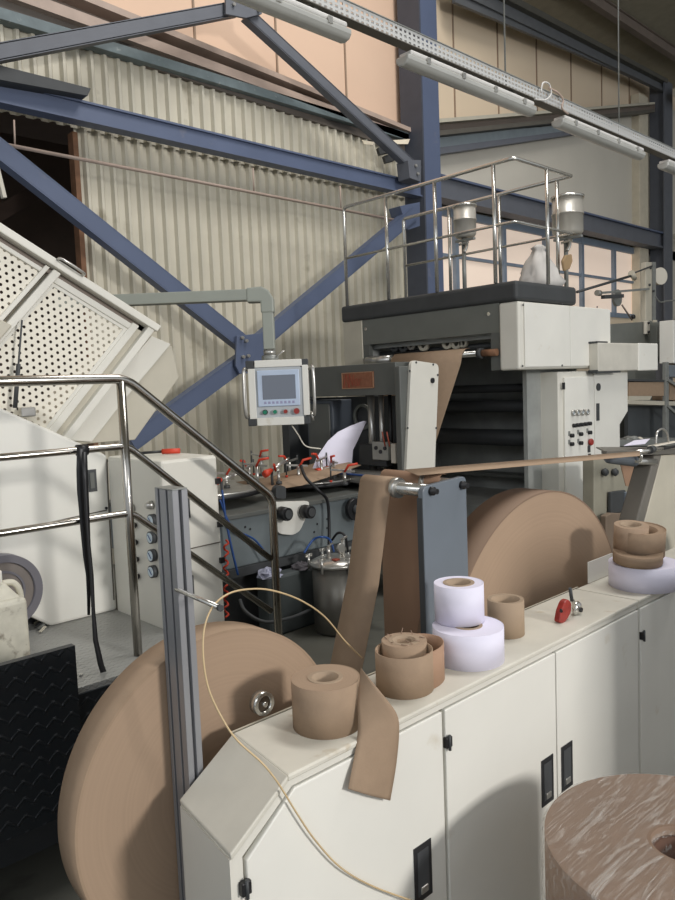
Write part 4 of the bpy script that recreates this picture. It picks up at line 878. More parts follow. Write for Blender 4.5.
b = MB().prism(py([(480, 257), (490, 247), (489, 261)], 3.6), (0, .02, 0))
# ================================================================ FAR RIGHT MACHINERY
fr_ = thing('winding_stand', 'pale vertical bracket stand with rollers and round discs at the right edge', 'stand', P(650, 330, y=5))
yW = 5.0
def pw(*q): return P(*q, y=yW)
obj('upright', MB().prism([pw(646, 262), pw(652, 262), pw(652, 345), pw(646, 345)], (0, .08, 0)), PALE, fr_, bevel=.01); obj('upright_edge', MB().prism([pw(653, 262), pw(656, 262), pw(656, 345), pw(653, 345)], (0, .12, 0)), GALV, fr_)
obj('upper_disc', MB().cyl(pw(661, 276), pw(661, 276)+Vector((.02, .05, 0)), .13, 32), LOWW, fr_)
obj('lower_disc', MB().cyl(pw(625, 297)+Vector((0, .1, 0)), pw(625, 297)+Vector((0, .14, 0)), .12, 32), GALV, fr_)
obj('arm_bar', MB().bar(pw(600, 293), pw(648, 289), .05, .03), GALV, fr_); obj('arm_bar', MB().bar(pw(603, 297), pw(622, 296), .06, .05), CHAR, fr_)
obj('arm_knob', MB().cyl(pw(598, 293)-Vector((.03, 0, 0)), pw(598, 293)+Vector((.05, 0, 0)), .04, 14), STEEL, fr_)
obj('long_rod', MB().cyl(pw(577, 292), pw(634, 275), .018, 10), CHAR, fr_); obj('rod_end', MB().tube([pw(631, 273), pw(635, 279)], [.05, .03], 12), PALE, fr_); obj('upper_rod', MB().cyl(pw(634, 273), pw(652, 266), .012, 8), CHAR, fr_)
obj('thin_rod', MB().cyl(pw(622, 305), pw(632, 320), .012, 8), BROWNST, fr_); obj('rod_knob', MB().cyl(pw(632, 317), pw(632, 317)-Vector((0, .04, 0)), .03, 10), BLACK, fr_)
obj('cable_loop', MB().tube(bez([pw(655, 296), pw(660, 302), pw(667, 301), pw(680, 300)], 6), .012, 8), GALV, fr_)
for q in ((650, 268), (649, 285), (653, 291), (649, 322)): obj('bolt', MB().cyl(pw(*q)-Vector((0, .02, 0)), pw(*q), .02, 10), CHAR, fr_)
gb = thing('grey_unit', 'mid grey machine unit behind the box arm at the right', 'machine unit', P(640, 400, y=4.6))
def poly(par, name, pts, y, th, m, bevel=.008): return obj(name, MB().prism([P(a, b_, y=y) for a, b_ in pts], (0, th, 0)), m, par, bevel=bevel)
poly(gb, 'housing', [(611, 324), (656, 321), (656, 470), (611, 470)], 4.9, .3, MGREY); poly(gb, 'side_housing', [(657, 322), (672, 323), (672, 362), (657, 356)], 4.8, .2, MGREY)
poly(gb, 'edge_strip', [(655.5, 320), (657.5, 320), (657.5, 358), (655.5, 358)], 4.85, .05, PALE); poly(gb, 'switch_plate', [(646, 321), (650, 321), (650, 334), (646, 334)], 4.85, .04, LOWW)
for q in ((648, 323), (648, 332)): c = P(*q, y=4.85); obj('bolt', MB().cyl(c-Vector((0, .02, 0)), c, .02, 10), BLACK, gb)
wc = thing('white_cover_panel', 'white cover panel cut by the right edge above the steel frame', 'cover', P(674, 345, y=4.4)); poly(wc, 'panel', [(673.5, 320), (690, 321), (690, 365), (673.5, 363)], 4.4, .2, WHITE)
# stock shelf
sh = thing('stock_frame', 'grey steel frame with shelves of brown paper behind the white cabinets at right', 'shelf', P(650, 440, y=4.3))
for q in ((666, 366), (667.5, 366)): pass
poly(sh, 'upright', [(666, 362), (669, 362), (669, 480), (666, 480)], 4.3, .05, GALV, .004)
poly(sh, 'shelf_rail', [(628, 379), (666, 380), (666, 382), (628, 381)], 4.32, .3, CHAR, 0); poly(sh, 'shelf_rail', [(628, 400), (690, 402), (690, 406), (628, 404)], 4.32, .3, PALE, 0)
poly(sh, 'diagonal', [(668, 378), (690, 392), (690, 395), (668, 381)], 4.28, .03, GALV, 0); poly(sh, 'diagonal', [(668, 404), (690, 424), (690, 427), (668, 407)], 4.28, .03, GALV, 0)
poly(sh, 'back_board', [(628, 406), (690, 406), (690, 445), (628, 445)], 4.6, .05, mat('dark_slate', (78, 82, 84), .6), 0)
poly(sh, 'work_top', [(618, 440), (690, 438), (690, 446), (618, 446)], 4.0, .5, GALV, 0)
pk = thing('paper_stack', 'long brown paper stack on the upper shelf at the right', 'paper stack', P(648, 398, y=4.35)); poly(pk, 'stack', [(629, 382), (665, 382), (665, 396), (629, 396)], 4.33, .25, KRAFT, .004); poly(pk, 'cover_strip', [(629, 396), (652, 396), (650, 400), (629, 400)], 4.33, .2, PALE, 0)
pk = thing('paper_stack', 'brown paper stack at the right edge beyond the frame upright', 'paper stack', P(680, 398, y=4.35)); poly(pk, 'stack', [(670, 382), (690, 383), (690, 401), (670, 400)], 4.33, .25, KRAFT, .004)
sb_ = thing('screen_box', 'small blue grey box at the right edge above the paper stack', 'box', P(674, 370, y=4.3)); poly(sb_, 'box', [(670, 365), (690, 366), (690, 378), (670, 377)], 4.3, .1, SLATE)
fp = thing('film_pack', 'crumpled clear film pack on the grey worktop at right', 'pack', P(632, 436, y=4.0)); b = rag(P(631, 440, y=4.1), .1, sq=.45); obj('film', b, GALV, fp); b = rag(P(638, 440, y=4.15), .06, sq=.6); obj('film', b, LOWW, fp)
# roller stand right of the roll: slanted side frame, table, rollers
YR = 1.75
sf = thing('slanted_roller_stand', 'pale slanted roller stand with a grey roller and small steel table at the right', 'stand', P(660, 560, y=YR))
poly(sf, 'side_plate', [(662, 455), (700, 452), (700, 740), (622, 740), (644, 524)], YR, .06, PALE)
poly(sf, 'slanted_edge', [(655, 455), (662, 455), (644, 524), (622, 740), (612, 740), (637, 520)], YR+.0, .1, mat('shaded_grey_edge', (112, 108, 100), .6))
poly(sf, 'table', [(607, 451), (660, 449), (700, 448), (700, 453), (650, 455), (607, 454)], YR-.02, .03, mat('dull_table_steel', (120, 116, 108), .4, .4), .002)
obj('table_top', MB().prism([P(607, 452, y=YR), P(720, 449, y=YR), P(720, 447, y=YR+.3), P(596, 447, y=YR+.3)], (0, 0, -.006)), mat('dull_table_steel', (120, 116, 108), .4, .4), sf)
a = P(648, 460, y=YR-.02); obj('grey_roller', MB().tube([P(607, 458, y=YR+.05), P(609, 458, y=YR+.05), P(634, 461, y=YR), P(635, 461, y=YR)], [.02, .028, .03, .02], 20), mat('slate_roller', (92, 98, 104), .35), sf)
obj('roller_shaft', MB().cyl(P(634, 461, y=YR), P(655, 462, y=YR), .018, 16), STEEL, sf)
obj('guide_ring', MB().ring(P(637, 457, y=YR-.03), 'x', .018, .03, -.006, .006), CHROME, sf)
obj('guide_shaft', MB().cyl(P(636, 452, y=YR-.03), P(662, 449, y=YR-.03), .010, 12), CHROME, sf); obj('black_block', MB().box(P(664, 450, y=YR-.04), P(674, 445, y=YR-.01)), BLACK, sf, bevel=.003)
obj('collar', MB().cyl(P(650, 450, y=YR-.035), P(653, 449, y=YR-.035), .02, 16), CHAR, sf)
obj('u_handle', MB().tube(bez([P(656, 444, y=YR+.1), P(657, 433, y=YR+.1), P(662, 429, y=YR+.1), P(667, 433, y=YR+.1), P(669, 444, y=YR+.1)], 6), .006, 10), STEEL, sf)
obj('handle_base', MB().box(P(654, 446, y=YR+.08), P(673, 442, y=YR+.12)), LOWW, sf, bevel=.003)
tag(obj('white_leaf', MB().prism([P(624, 446, y=YR+.05), P(634, 441, y=YR+.2), P(650, 439, y=YR+.25), P(645, 444, y=YR+.1)], (0, 0, .003)), WPAPER), 'white paper leaf lying on the small steel table at right', 'paper')
# pale lower machine behind with dark openings
lm = thing('pale_machine_base', 'pale low machine side with two knobs behind the brown big roll at right', 'machine', P(610, 520, y=2.9))
poly(lm, 'panel', [(594, 458), (622, 458), (622, 470), (630, 480), (634, 505), (650, 520), (650, 640), (594, 640)], 2.9, .1, mat('grey_beige_paint', (150, 146, 130), .6))
for q in ((602, 472), (612, 472)): c = P(*q, y=2.9); obj('knob', MB().tube([c, c-Vector((0, .03, 0)), c-Vector((0, .05, 0))], [.02, .035, .02], 14), CHAR, lm)
poly(lm, 'opening_frame', [(611, 492), (626, 490), (626, 512), (611, 514)], 2.86, .03, CHAR); poly(lm, 'control_box', [(626, 492), (644, 492), (642, 512), (626, 512)], 2.84, .04, SLATE)
poly(lm, 'curved_cover', [(606, 516), (612, 513), (638, 514), (636, 540), (606, 560)], 2.8, .05, mat('taupe_paint', (120, 104, 88), .7))
wb = thing('kraft_web', 'brown kraft web hanging under the roller at the slanted stand', 'paper web', P(636, 480, y=2.2)); poly(wb, 'web', [(620, 462), (648, 463), (649, 475), (641, 488), (626, 486)], 2.3, .004, KRED, 0)
# ================================================================ FRONT CABINETS
ZC = .9; YC = 1.17; YK = 1.41
xL = .915; xE = .766; SK = .036
def skp(mb, pts, dep):                  # the cut corner end runs slightly askew
    n = len(pts); f_ = [tuple(p) for p in pts]; k_ = [(p[0]+(SK if p[0] < 1.0 else 0), p[1]+dep, p[2]) for p in pts]
    return mb.add(f_+k_, [tuple(range(n)), tuple(range(2*n-1, n-1, -1))]+[((i+1) % n, i, n+i, n+(i+1) % n) for i in range(n)])
xQ = xE; zE = .80
SEAMM = mat('seam_shadow_gap', (88, 82, 72), .8)
def cab_unit(label, x0, x1, doors, chamfer=False):
    t = thing('floor_cabinet', label, 'cabinet', ((x0+x1)/2, (YC+YK)/2, 0))
    pr = [(x0, 0), (x1, 0), (x1, ZC-.012), (xL, ZC-.012), (x0, zE-.012)] if chamfer else [(x0, 0), (x1, 0), (x1, ZC-.012), (x0, ZC-.012)]
    obj('body', skp(MB(), [(x, YC+.015, z) for x, z in pr], YK-YC-.015) if chamfer else MB().prism([(x, YC+.015, z) for x, z in pr], (0, YK-YC-.015, 0)), OFFW, t, bevel=.003)
    tp = MB()
    if chamfer:
        skp(tp, [(xL, YC-.004, ZC-.014), (x1, YC-.004, ZC-.014), (x1, YC-.004, ZC), (xL, YC-.004, ZC)], YK-YC+.006); obj('top', tp, DIRTYTOP, t, bevel=.004)
        obj('sloping_top', skp(MB(), [(x0, YC-.004, zE-.014), (xL, YC-.004, ZC-.014), (xL, YC-.004, ZC), (x0-.003, YC-.004, zE)], YK-YC+.006), DIRTYTOP, t, bevel=.003)
        obj('end_panel', skp(MB(), [(x0-.004, YC-.002, 0), (x0+.001, YC-.002, 0), (x0+.001, YC-.002, zE-.012), (x0-.004, YC-.002, zE-.012)], YK-YC), OFFW, t)
    else:
        tp.box((x0, YC-.004, ZC-.014), (x1, YK, ZC)); obj('top', tp, DIRTYTOP, t, bevel=.004)
    fr = MB()
    if chamfer: fr.prism([(x0, YC, 0), (x0+.028, YC, 0), (x0+.028, YC, zE-.02), (xL+.012, YC, ZC-.028), (x1, YC, ZC-.028), (x1, YC, ZC-.014), (xL, YC, ZC-.014), (x0, YC, zE-.014)], (0, .016, 0))
    else: fr.box((x0, YC, ZC-.028), (x1, YC+.016, ZC-.014))
    obj('front_frame', fr, OFFW, t)
    for d in doors:
        a, c, hs, kn = d
        if kn == 'c':
            pts = [(x0+.034, YC-.006, .05), (c, YC-.006, .05), (c, YC-.006, ZC-.032), (xL+.014, YC-.006, ZC-.032), (x0+.034, YC-.006, zE-.03)]
        else: pts = [(a, YC-.006, .05), (c, YC-.006, .05), (c, YC-.006, ZC-.032), (a, YC-.006, ZC-.032)]
        o = obj('door', MB().prism(pts, (0, .016, 0)), WHITE, t, bevel=.003)
        if hs is not None:
            h = obj('recessed_handle', MB().box((hs-.002, YC-.0085, .415), (hs+.064, YC-.005, .56)), mat('handle_frame_black', (42, 42, 44), .45), o)
            obj('handle_recess', MB().box((hs+.01, YC-.0095, .43), (hs+.052, YC-.008, .545)), mat('handle_cup', (74, 76, 78), .3), h)
            obj('finger_pull', MB().box((hs+.018, YC-.0135, .434), (hs+.044, YC-.009, .452)), STEEL, h, bevel=.002)
    return t
def hinge(t, q):
    c = P(*q, y=YC); o = obj('hinge', MB().box(c+Vector((-.011, -.014, -.014)), c+Vector((.012, .0, .014))), BLACK, t, bevel=.002); obj('hinge_pin', MB().cyl(c+Vector((0, -.014, -.02)), c+Vector((0, -.014, .02)), .004, 10), CHAR, o)
xs1 = P(441, 703, y=YC)[0]; xs2 = P(554, 650, y=YC)[0]; xs3 = P(638, 609, y=YC)[0]
h1 = P(411.5, 840, y=YC)[0]; h2 = P(539.5, 762, y=YC)[0]; h3 = P(559.5, 752, y=YC)[0]
u1 = cab_unit('low white machine cabinet with cut-off corner and three doors, nearest the camera', xE, xs3-.004, [(0, xs1-.004, h1, 'c'), (xs1+.008, xs2-.003, h2, ''), (xs2+.003, xs3-.012, h3, '')], True)
hinge(u1, (243, 886)); hinge(u1, (445.5, 741))
u2 = cab_unit('white machine cabinet in shade right of the hinged door gap', xs3+.002, 4.1, [(xs3+.01, xs3+.62, None, ''), (xs3+.626, 3.7, None, '')])
hinge(u2, (640.5, 635))
# back guard and slot behind the top
b = MB().box((P(590, 588, z=ZC)[0]+.05, YK-.003, ZC), (2.82, YK+.001, ZC+.085)); tag(obj('guard_plate', b, WHITE, bevel=.002), 'upright white guard plate along the cabinet back right of the big roll', 'plate')
b = MB().box((xL+.04, YK+.012, ZC-.03), (P(590, 588, z=ZC)[0], YK+.018, ZC-.004)); tag(obj('edge_trim', b, PALE), 'thin pale edge strip along the cabinet back in front of the rolls', 'trim strip')
# ================================================================ PAPER ROLLS
def jumbo(c, r, y0, y1, label, rim):
    t = thing('jumbo_roll', label, 'paper roll', (c[0], (y0+y1)/2, c[1]))
    org = Vector((c[0], 0, c[1]))
    obj('outer_wrap', MB().ring(org, 'y', r-.006, r, y0, y1, n=160), rim, t)
    obj('wound_paper', MB().ring(org, 'y', .05, r-.006, y0+.001, y1-.001, n=128), KEND_Y, t)
    obj('core', MB().ring(org, 'y', .038, .05, y0-.002, y1+.002), CORE, t)
    s = obj('shaft', MB().cyl((c[0], y0-.05, c[1]), (c[0], y1+.45, c[1]), .036, 24), STEEL, t); return t
jumbo((.975, .734), .38, 1.5, 1.59, 'big brown kraft roll behind the aluminium post at the cabinet end', KRAFT)
jumbo((2.462, .66), .612, 1.5, 1.645, 'largest brown kraft roll standing behind the white cabinet right of the slate stand', mat('shaded_kraft_rim', (126, 104, 86), .8, var=.04))  # same paper as the face; the rim's shade is put into its darker colour
# stands carrying the shafts (mostly hidden behind the rolls)
for x, z, lab in ((.975, .734, 'dark bearing post carrying the big roll nearest the stairs'), (2.462, .66, 'dark bearing post carrying the largest roll')):
    t = thing('bearing_post', lab, 'stand', (x, 2.0, 0)); obj('post', MB().box((x-.04, 1.98, 0), (x+.04, 2.06, z-.04)), CHAR, t, bevel=.004); obj('bearing', MB().ring((x, 2.02, z), 'y', .037, .06, -.04, .04), CHAR, t)
# small chrome disc at the cabinet back edge
c = P(262, 703, y=1.44); r = abs(P(275, 703, y=1.44)[0]-c[0])*.72
t = thing('magnet_disc', 'small round glassy steel disc against the big roll behind the cabinet corner', 'disc', c)
obj('rim', MB().ring(c, 'y', r*.7, r, -.012, .014), CHROME, t); obj('face', MB().cyl(c+Vector((0, -.006, 0)), c+Vector((0, .014, 0)), r*.72, 32), mat('smoky_disc', (96, 84, 72), .15, .4), t); obj('hub', MB().cyl(c-Vector((0, .016, 0)), c, r*.22, 16), CHROME, t)
def rollz(name, c, r, h, z, rc, body, end, label, cat='paper roll', grp=None, tilt=None, core=True):
    t = thing(name, label, cat, (c[0], c[1], z), grp); o = (c[0], c[1], z)
    obj('wound_paper', MB().lathe([(rc+.006, 0), (r-.002, 0), (r, .002), (r, h-.001), (r-.001, h), (rc+.006, h)], o, 'z', 72, tilt=tilt).use(body), None, t) if False else None
    obj('outer_wrap', MB().ring(o, 'z', r-.0012, r, 0, h, tilt=tilt), body, t)
    obj('wound_paper', MB().ring(o, 'z', rc+.006, r-.0012, .0005, h-.0008, tilt=tilt), end, t)
    if core: obj('core', MB().ring(o, 'z', rc-.004, rc+.006, 0, h+.001, tilt=tilt), CORE, t)
    return t
# a: roll with a loose tail hanging over the cabinet front
ra, ca = .082, Vector((1.131, 1.281, 0)); ha = .115
t = rollz('kraft_roll', ca, ra, ha, ZC, .036, KRAFT, KEND_Z, 'brown kraft roll with a loose tail hanging over the front of the cabinet')
th0 = math.radians(-52); d = Vector((math.cos(th0), math.sin(th0), 0)); tan = Vector((-d.y, d.x, 0))
line = []
for k in range(8):
    a = th0-.55+.55*k/7; line.append(ca+Vector((math.cos(a), math.sin(a), 0))*(ra+.002)+Vector((0, 0, ZC+.004)))
wd = [Vector((0, 0, ha-.006))]*8
# tail fitted to the front face
tl = [((358, 722), (359, 665)), ((357, 742), (372, 676)), ((352, 765), (386, 692)), ((350, 779), (395, 708)), ((348, 789), (399, 728)), ]
A0 = [P(360, 728, y=1.185), P(357, 745, y=1.166), P(353, 765, y=1.152), P(348, 789, y=1.145)]
B0 = [P(361, 668, y=1.20), P(376, 690, y=1.158), P(390, 710, y=1.14), P(399, 731, y=1.135)]
mbt = MB(); nA = 13; nB = 9
left = bez(A0, 4); right = bez(B0, 4)
ctr = []
grid = []
bl_ = [P(348, 789, y=1.145), P(362, 789, y=1.140), P(378, 797, y=1.138), P(390, 800.5, y=1.140)]
rt = bez([P(361, 668, y=1.205), P(374, 684, y=1.165), P(388, 701, y=1.145), P(397, 715, y=1.138), P(399, 732, y=1.136), P(396, 765, y=1.14), P(390, 800.5, y=1.144)], 6)
lf = bez([P(361, 668, y=1.207), P(358, 700, y=1.196), P(358, 725, y=1.184), P(356.5, 742, y=1.168), P(354, 757, y=1.160), P(351, 773, y=1.152), P(348, 789, y=1.147)], 6)
n = len(rt); M_ = 8
for i in range(n):
    for j in range(M_+1):
        u = j/M_; p = lf[i].lerp(rt[i], u); p.y -= .006*math.sin(PI*u)*(i/n); grid.append(p)
f_ = [(i*(M_+1)+j, i*(M_+1)+j+1, (i+1)*(M_+1)+j+1, (i+1)*(M_+1)+j) for i in range(n-1) for j in range(M_)]
tm = MB().add(grid, f_, True); to = obj('loose_tail', tm, KRAFT, t); sm_ = to.modifiers.new('thick', 'SOLIDIFY'); sm_.thickness = .0009; sm_.offset = 1
# b: roll with loose outer turns
cb = Vector((1.446, 1.312, 0)); 
t = thing('kraft_roll', 'brown kraft roll whose loose outer turns spring open, second from the cabinet corner', 'paper roll', (cb.x, cb.y, ZC))
def coil(mb, pts, z0, h, th=.0022): return mb.strip([Vector((p[0], p[1], z0)) for p in pts], Vector((0, 0, h)), th)
o = (cb.x, cb.y, ZC)
obj('wound_paper', MB().ring(o, 'z', .042, .060, 0, .114), KEND_Z, t); obj('outer_wrap', MB().ring(o, 'z', .0595, .061, 0, .1135), KRAFT, t); obj('core', MB().ring(o, 'z', .031, .042, 0, .115), CORE, t)
cb2 = Vector((1.405, 1.284, 0)); cb3 = Vector((1.452, 1.275, 0))
l1 = []
for k in range(60):
    a = math.radians(100)+k/59*2*PI*1.02; rr_ = .075+.001*k/59; l1.append((1.41+rr_*1.0*math.cos(a), 1.282+rr_*.98*math.sin(a)))
obj('loose_turn', coil(MB(), l1, ZC, .106, .003), KRAFT, t)
l2 = []
for k in range(50):
    a = math.radians(150)-k/49*math.radians(255); l2.append((1.455+.104*math.cos(a), 1.298+.076*math.sin(a)))
obj('springy_turn', coil(MB(), l2, ZC, .10, .0025), KRED, t)
rng = random.Random(5)
for k in range(9):
    a = k*.7+.2; c = cb+Vector((math.cos(a)*.045, math.sin(a)*.045, ZC+.116)); e = c+Vector((rng.uniform(-.02, .02), rng.uniform(-.02, .02), rng.uniform(.0, .01))); obj('torn_fibre', MB().tube([c, e], .0012, 5), KRAFTD, t)
KTAN = mat('tan_cardboard', (160, 139, 116), .85, var=.06)
rollz('white_roll', (1.689, 1.283), .102, .099, ZC, .036, WPAPER, WEND, 'wide white paper roll lying flat at the foot of the slate stand, lower of two')
t = rollz('white_roll', (1.712, 1.33), .0725, .112, ZC+.1, .040, WPAPER, WEND, 'smaller white paper roll stacked on top of the wide white roll')
rollz('kraft_roll', (1.939, 1.323), .057, .113, ZC, .039, KTAN, KTAN, 'small brown cardboard roll with a wide hole right of the stacked white rolls', core=False)
# e: white roll with telescoped brown roll
rollz('white_roll', (2.735, 1.24), .128, .09, ZC, .04, WPAPER, WEND, 'wide white paper roll at the right end of the cabinet under the brown roll')
tl_ = Matrix.Rotation(math.radians(5), 3, 'X')@Matrix.Rotation(math.radians(-4), 3, 'Y')
t = thing('kraft_roll', 'brown kraft roll slipped sideways in layers on top of the right white roll', 'paper roll', (2.74, 1.27, ZC+.09))
obj('lower_layer', MB().ring((2.69, 1.245, ZC+.094), 'z', .05, .088, .006, .045, tilt=tl_), KRAFT, t)
obj('outer_wrap', MB().ring((2.745, 1.262, ZC+.114), 'z', .088, .0895, .004, .105, tilt=tl_), KRAFT, t)
obj('wound_paper', MB().ring((2.745, 1.262, ZC+.114), 'z', .06, .088, .006, .100, tilt=tl_), KRAFT, t)
obj('inner_layer', MB().ring((2.715, 1.285, ZC+.122), 'z', .043, .062, .006, .112, tilt=tl_), KEND_Z, t); obj('core', MB().ring((2.715, 1.285, ZC+.122), 'z', .036, .043, .004, .114, tilt=tl_), CORE, t)
# red tool
c0 = P(565, 622, z=ZC); 
t = thing('tape_cutter', 'small worn red and chrome hand tool on the cabinet before the largest roll', 'tool', c0)
yt = c0.y
def pt(q, dy=0): return P(*q, y=yt+dy)
body = rounded([pt(q) for q in ((559.5, 622.5), (561.5, 611), (565, 602), (568.5, 599), (572, 603), (571.5, 612), (568, 619), (564, 624))], .01)
obj('red_body', MB().prism(body, (0, .022, 0)), RED, t, bevel=.004)
c = pt((577, 609), .012); wl_ = obj('chrome_wheel', MB().lathe([(0, -.012), (.012, -.012), (.024, -.006), (.027, 0), (.024, .006), (.012, .012), (0, .012)], c, 'y', 32), CHROME, t); obj('wheel_hub', MB().cyl(c-Vector((0, .018, 0)), c, .008, 14), BLACK, wl_)
obj('handle_stem', MB().cyl(pt((572, 601), .01), pt((570, 588), .012), .006, 12), CHAR, t); obj('side_screw', MB().cyl(pt((561, 610)), pt((561, 610))-Vector((.012, .008, 0)), .005, 10), BLACK, t)
obj('chrome_lever', MB().bar(pt((576, 617), .01), pt((573, 600), .01), .008, .01), CHROME, t)
# ================================================================ SLATE ROLLER STAND
YG2 = 1.5
rs = thing('roller_stand', 'slate grey upright plate with rounded corners carrying two rollers, behind the white rolls', 'stand', (1.87, 1.52, 0))
x0, x1 = 1.762, 1.985; zt_ = 1.355
face = rounded([(x0, YG2, 0), (x0, YG2, 1.375), (x1, YG2, 1.387), (x1, YG2, 0)], .022)
obj('plate', MB().prism(face, (0, .02, 0)), SLATE, rs, bevel=.002)
obj('edge_flange', MB().box((x0-.002, YG2+.003, 0), (x0+.004, YG2+.024, zt_-.015)), CHAR, rs)
for q in ((431, 491), (461.5, 485)):
    c = P(*q, y=YG2); b_ = obj('shaft_bolt', MB().tube([c, c-Vector((0, .012, 0)), c-Vector((0, .012, 0)), c-Vector((0, .026, 0))], [.014, .014, .009, .009], 16), BLACK, rs)
ZRL = 1.358
for x, lab in ((1.805, 'front'), (1.955, 'rear')):
    ro = obj('roller', MB().cyl((x, YG2+.018, ZRL), (x, 1.80, ZRL), .021, 24), CHROME, rs)
    obj('collar', MB().cyl((x, 1.635, ZRL), (x, 1.655, ZRL), .034, 28), STEEL, ro); obj('end_cap', MB().cyl((x, 1.795, ZRL), (x, 1.803, ZRL), .022, 24), CHAR, ro)
def over(x, z, r, y0, w, tail, m, label, start=70, end=190):
    ln = [Vector((x+math.cos(math.radians(a))*r, y0, z+math.sin(math.radians(a))*r)) for a in range(start, end+1, 12)]
    ln += [Vector((px_, y0, pz)) for px_, pz in tail]; return ln
ln = over(1.812, ZRL+.006, .028, 1.655, .14, [(1.71, 1.05), (1.605, .75), (1.48, .35)], KRAFT, '', 20, 175)
tag(obj('kraft_web', MB().strip(ln, Vector((0, .145, 0)), .0015), KRAFT), 'brown kraft web slanting down from the front roller of the slate stand', 'paper web')
ln = over(1.955, ZRL+.008, .027, 1.57, .14, [(1.925, 1.0), (1.922, .4)], KRED, '', 60, 185)
tag(obj('kraft_web', MB().strip(ln, Vector((0, .27, 0)), .0015), KRED), 'red brown kraft web hanging straight down from the rear roller', 'paper web')
rl_ = [Vector((1.955+math.cos(math.radians(60))*.03, 1.63, ZRL+math.sin(math.radians(60))*.03)), P(640, 451.5, y=1.60)]
a = P(418, 473.5, y=1.53); c = P(640, 454.5, y=1.53); a2 = P(404, 468, y=1.70); c2 = P(640, 450, y=1.70)
mid = [a.lerp(c, k/8) for k in range(9)]; ws = [a2.lerp(c2, k/8)-mid[k] for k in range(9)]
rb = MB(); tag(obj('kraft_ribbon', rb.strip([m_+Vector((0, 0, -.006)) for m_ in mid], ws, .0015), KRAFT), 'brown kraft web stretched nearly edge-on from the rear roller to the right hand table', 'paper web')
# ================================================================ ALUMINIUM POST, CANE, WRAPPED ROLL
YP = 1.42; xp0, xp1 = P(172, 600, y=YP)[0], P(190, 600, y=YP)[0]
x0 = P(172, 490, y=YP)[0]-.003; x1 = P(187.5, 490, y=YP)[0]+.004; zt2 = P(172, 491, y=YP)[2]
x0, x1 = P(172, 490, y=YP)[0], P(187.5, 490, y=YP)[0]; yb_ = YP+.076
ap = thing('aluminium_post', 'tall grooved aluminium profile post standing in front of the big roll', 'post', ((x0+x1)/2, YP+.04, 0))
w = x1-x0; g_ = .010; n_ = .012
def slot(cx0, cx1, yf, dd): return [(cx0, yf), (cx0, yf+dd), (cx1, yf+dd), (cx1, yf)]
cxm = (x0+x1)/2
outl = [(x0, YP), (cxm-.004, YP), (cxm-.004, YP+.012), (cxm+.004, YP+.012), (cxm+.004, YP), (x1, YP), (x1, yb_), (x0, yb_),
        (x0, YP+.064), (x0+.012, YP+.064), (x0+.012, YP+.056), (x0, YP+.056), (x0, YP+.029), (x0+.012, YP+.029), (x0+.012, YP+.021), (x0, YP+.021)]
obj('profile', MB().prism([(x, y, 0) for x, y in outl], (0, 0, zt2)), ALU, ap, bevel=.001)
obj('end_cap', MB().box((x0, YP, zt2), (x1, yb_, zt2+.003)), GALV, ap, bevel=.001)
a = P(179, 590, y=YP); e = P(219, 607.5, x=a.x)
rd = obj('hook_rod', MB().cyl(a+Vector((0, .01, 0)), e, .0055, 12), CHROME, ap); obj('rod_tip', MB().cyl(e, e+(e-a).normalized()*.008, .007, 12), CHAR, ap)
cn = [(362, 658, 1.48), (345, 641, 1.46), (325, 617, 1.42), (300, 600, 1.36), (270, 590, 1.33), (245, 589.5, 1.31), (226, 595, 1.295), (212, 608, 1.28), (204, 630, 1.27), (203.5, 660, 1.26), (209, 690, 1.25), (222, 718, 1.23), (237, 740, 1.20), (262, 763, 1.17), (278, 783, 1.155), (296, 812, 1.15), (315, 840, 1.15), (340, 867, 1.15), (370, 885, 1.15), (410, 900, 1.14), (450, 912, 1.13)]
tag(obj('cane_strip', MB().tube(bez([P(a, b_, y=y) for a, b_, y in cn], 6), .0021, 8), RATTAN), 'thin pale cane arching over the hook rod and trailing down the cabinet front', 'cane')
# wrapped roll on a pallet
WC = (1.615, .645); WR, WZ = .300, .66
wr = thing('wrapped_roll', 'large brown roll wrapped in crinkled clear film at the lower right corner', 'wrapped roll', (WC[0], WC[1], 0))
KWR = rings('dull_brown_end_grain', (124, 102, 84), 'z', 60, .1)
obj('wound_paper', MB().ring((WC[0], WC[1], 0), 'z', .068, WR, .12, WZ-.008, n=96), KWR, wr); obj('core', MB().ring((WC[0], WC[1], 0), 'z', .058, .068, .12, WZ-.03), mat('dark_core', (84, 58, 44), .8), wr)
fm_ = MB(); NA, rows = 144, []
rng = random.Random(9)
prof = [(.052, WZ-.09), (.060, WZ-.03), (.078, WZ-.006)]+[(r, WZ-.004) for r in np.linspace(.09, WR-.012, 22)]+[(WR+.001, WZ-.006), (WR+.007, WZ-.02), (WR+.006, WZ-.05)]+[(WR+.005, z) for z in np.linspace(WZ-.08, .13, 14)]
ph = [rng.uniform(0, 6.28) for _ in range(12)]
def crk(a, t_): return .0016*sum(math.sin(a*f+ph[i]+t_*g)*.6 for i, (f, g) in enumerate(((7, 20), (13, -33), (23, 41), (37, 60), (53, -75))))
vs = []
for i, (r, z) in enumerate(prof):
    for k in range(NA):
        a = 2*PI*k/NA; dd = crk(a, r+z); top_ = z > WZ-.01 and r < WR
        rr_ = r+(0 if top_ else dd+.0015); zz = z+(abs(dd)+.001 if top_ else 0)
        vs.append((WC[0]+rr_*math.cos(a), WC[1]+rr_*math.sin(a), zz))
fs = [(i*NA+k, i*NA+(k+1) % NA, (i+1)*NA+(k+1) % NA, (i+1)*NA+k) for i in range(len(prof)-1) for k in range(NA)]
obj('film', fm_.add(vs, fs, True), FILM, wr)
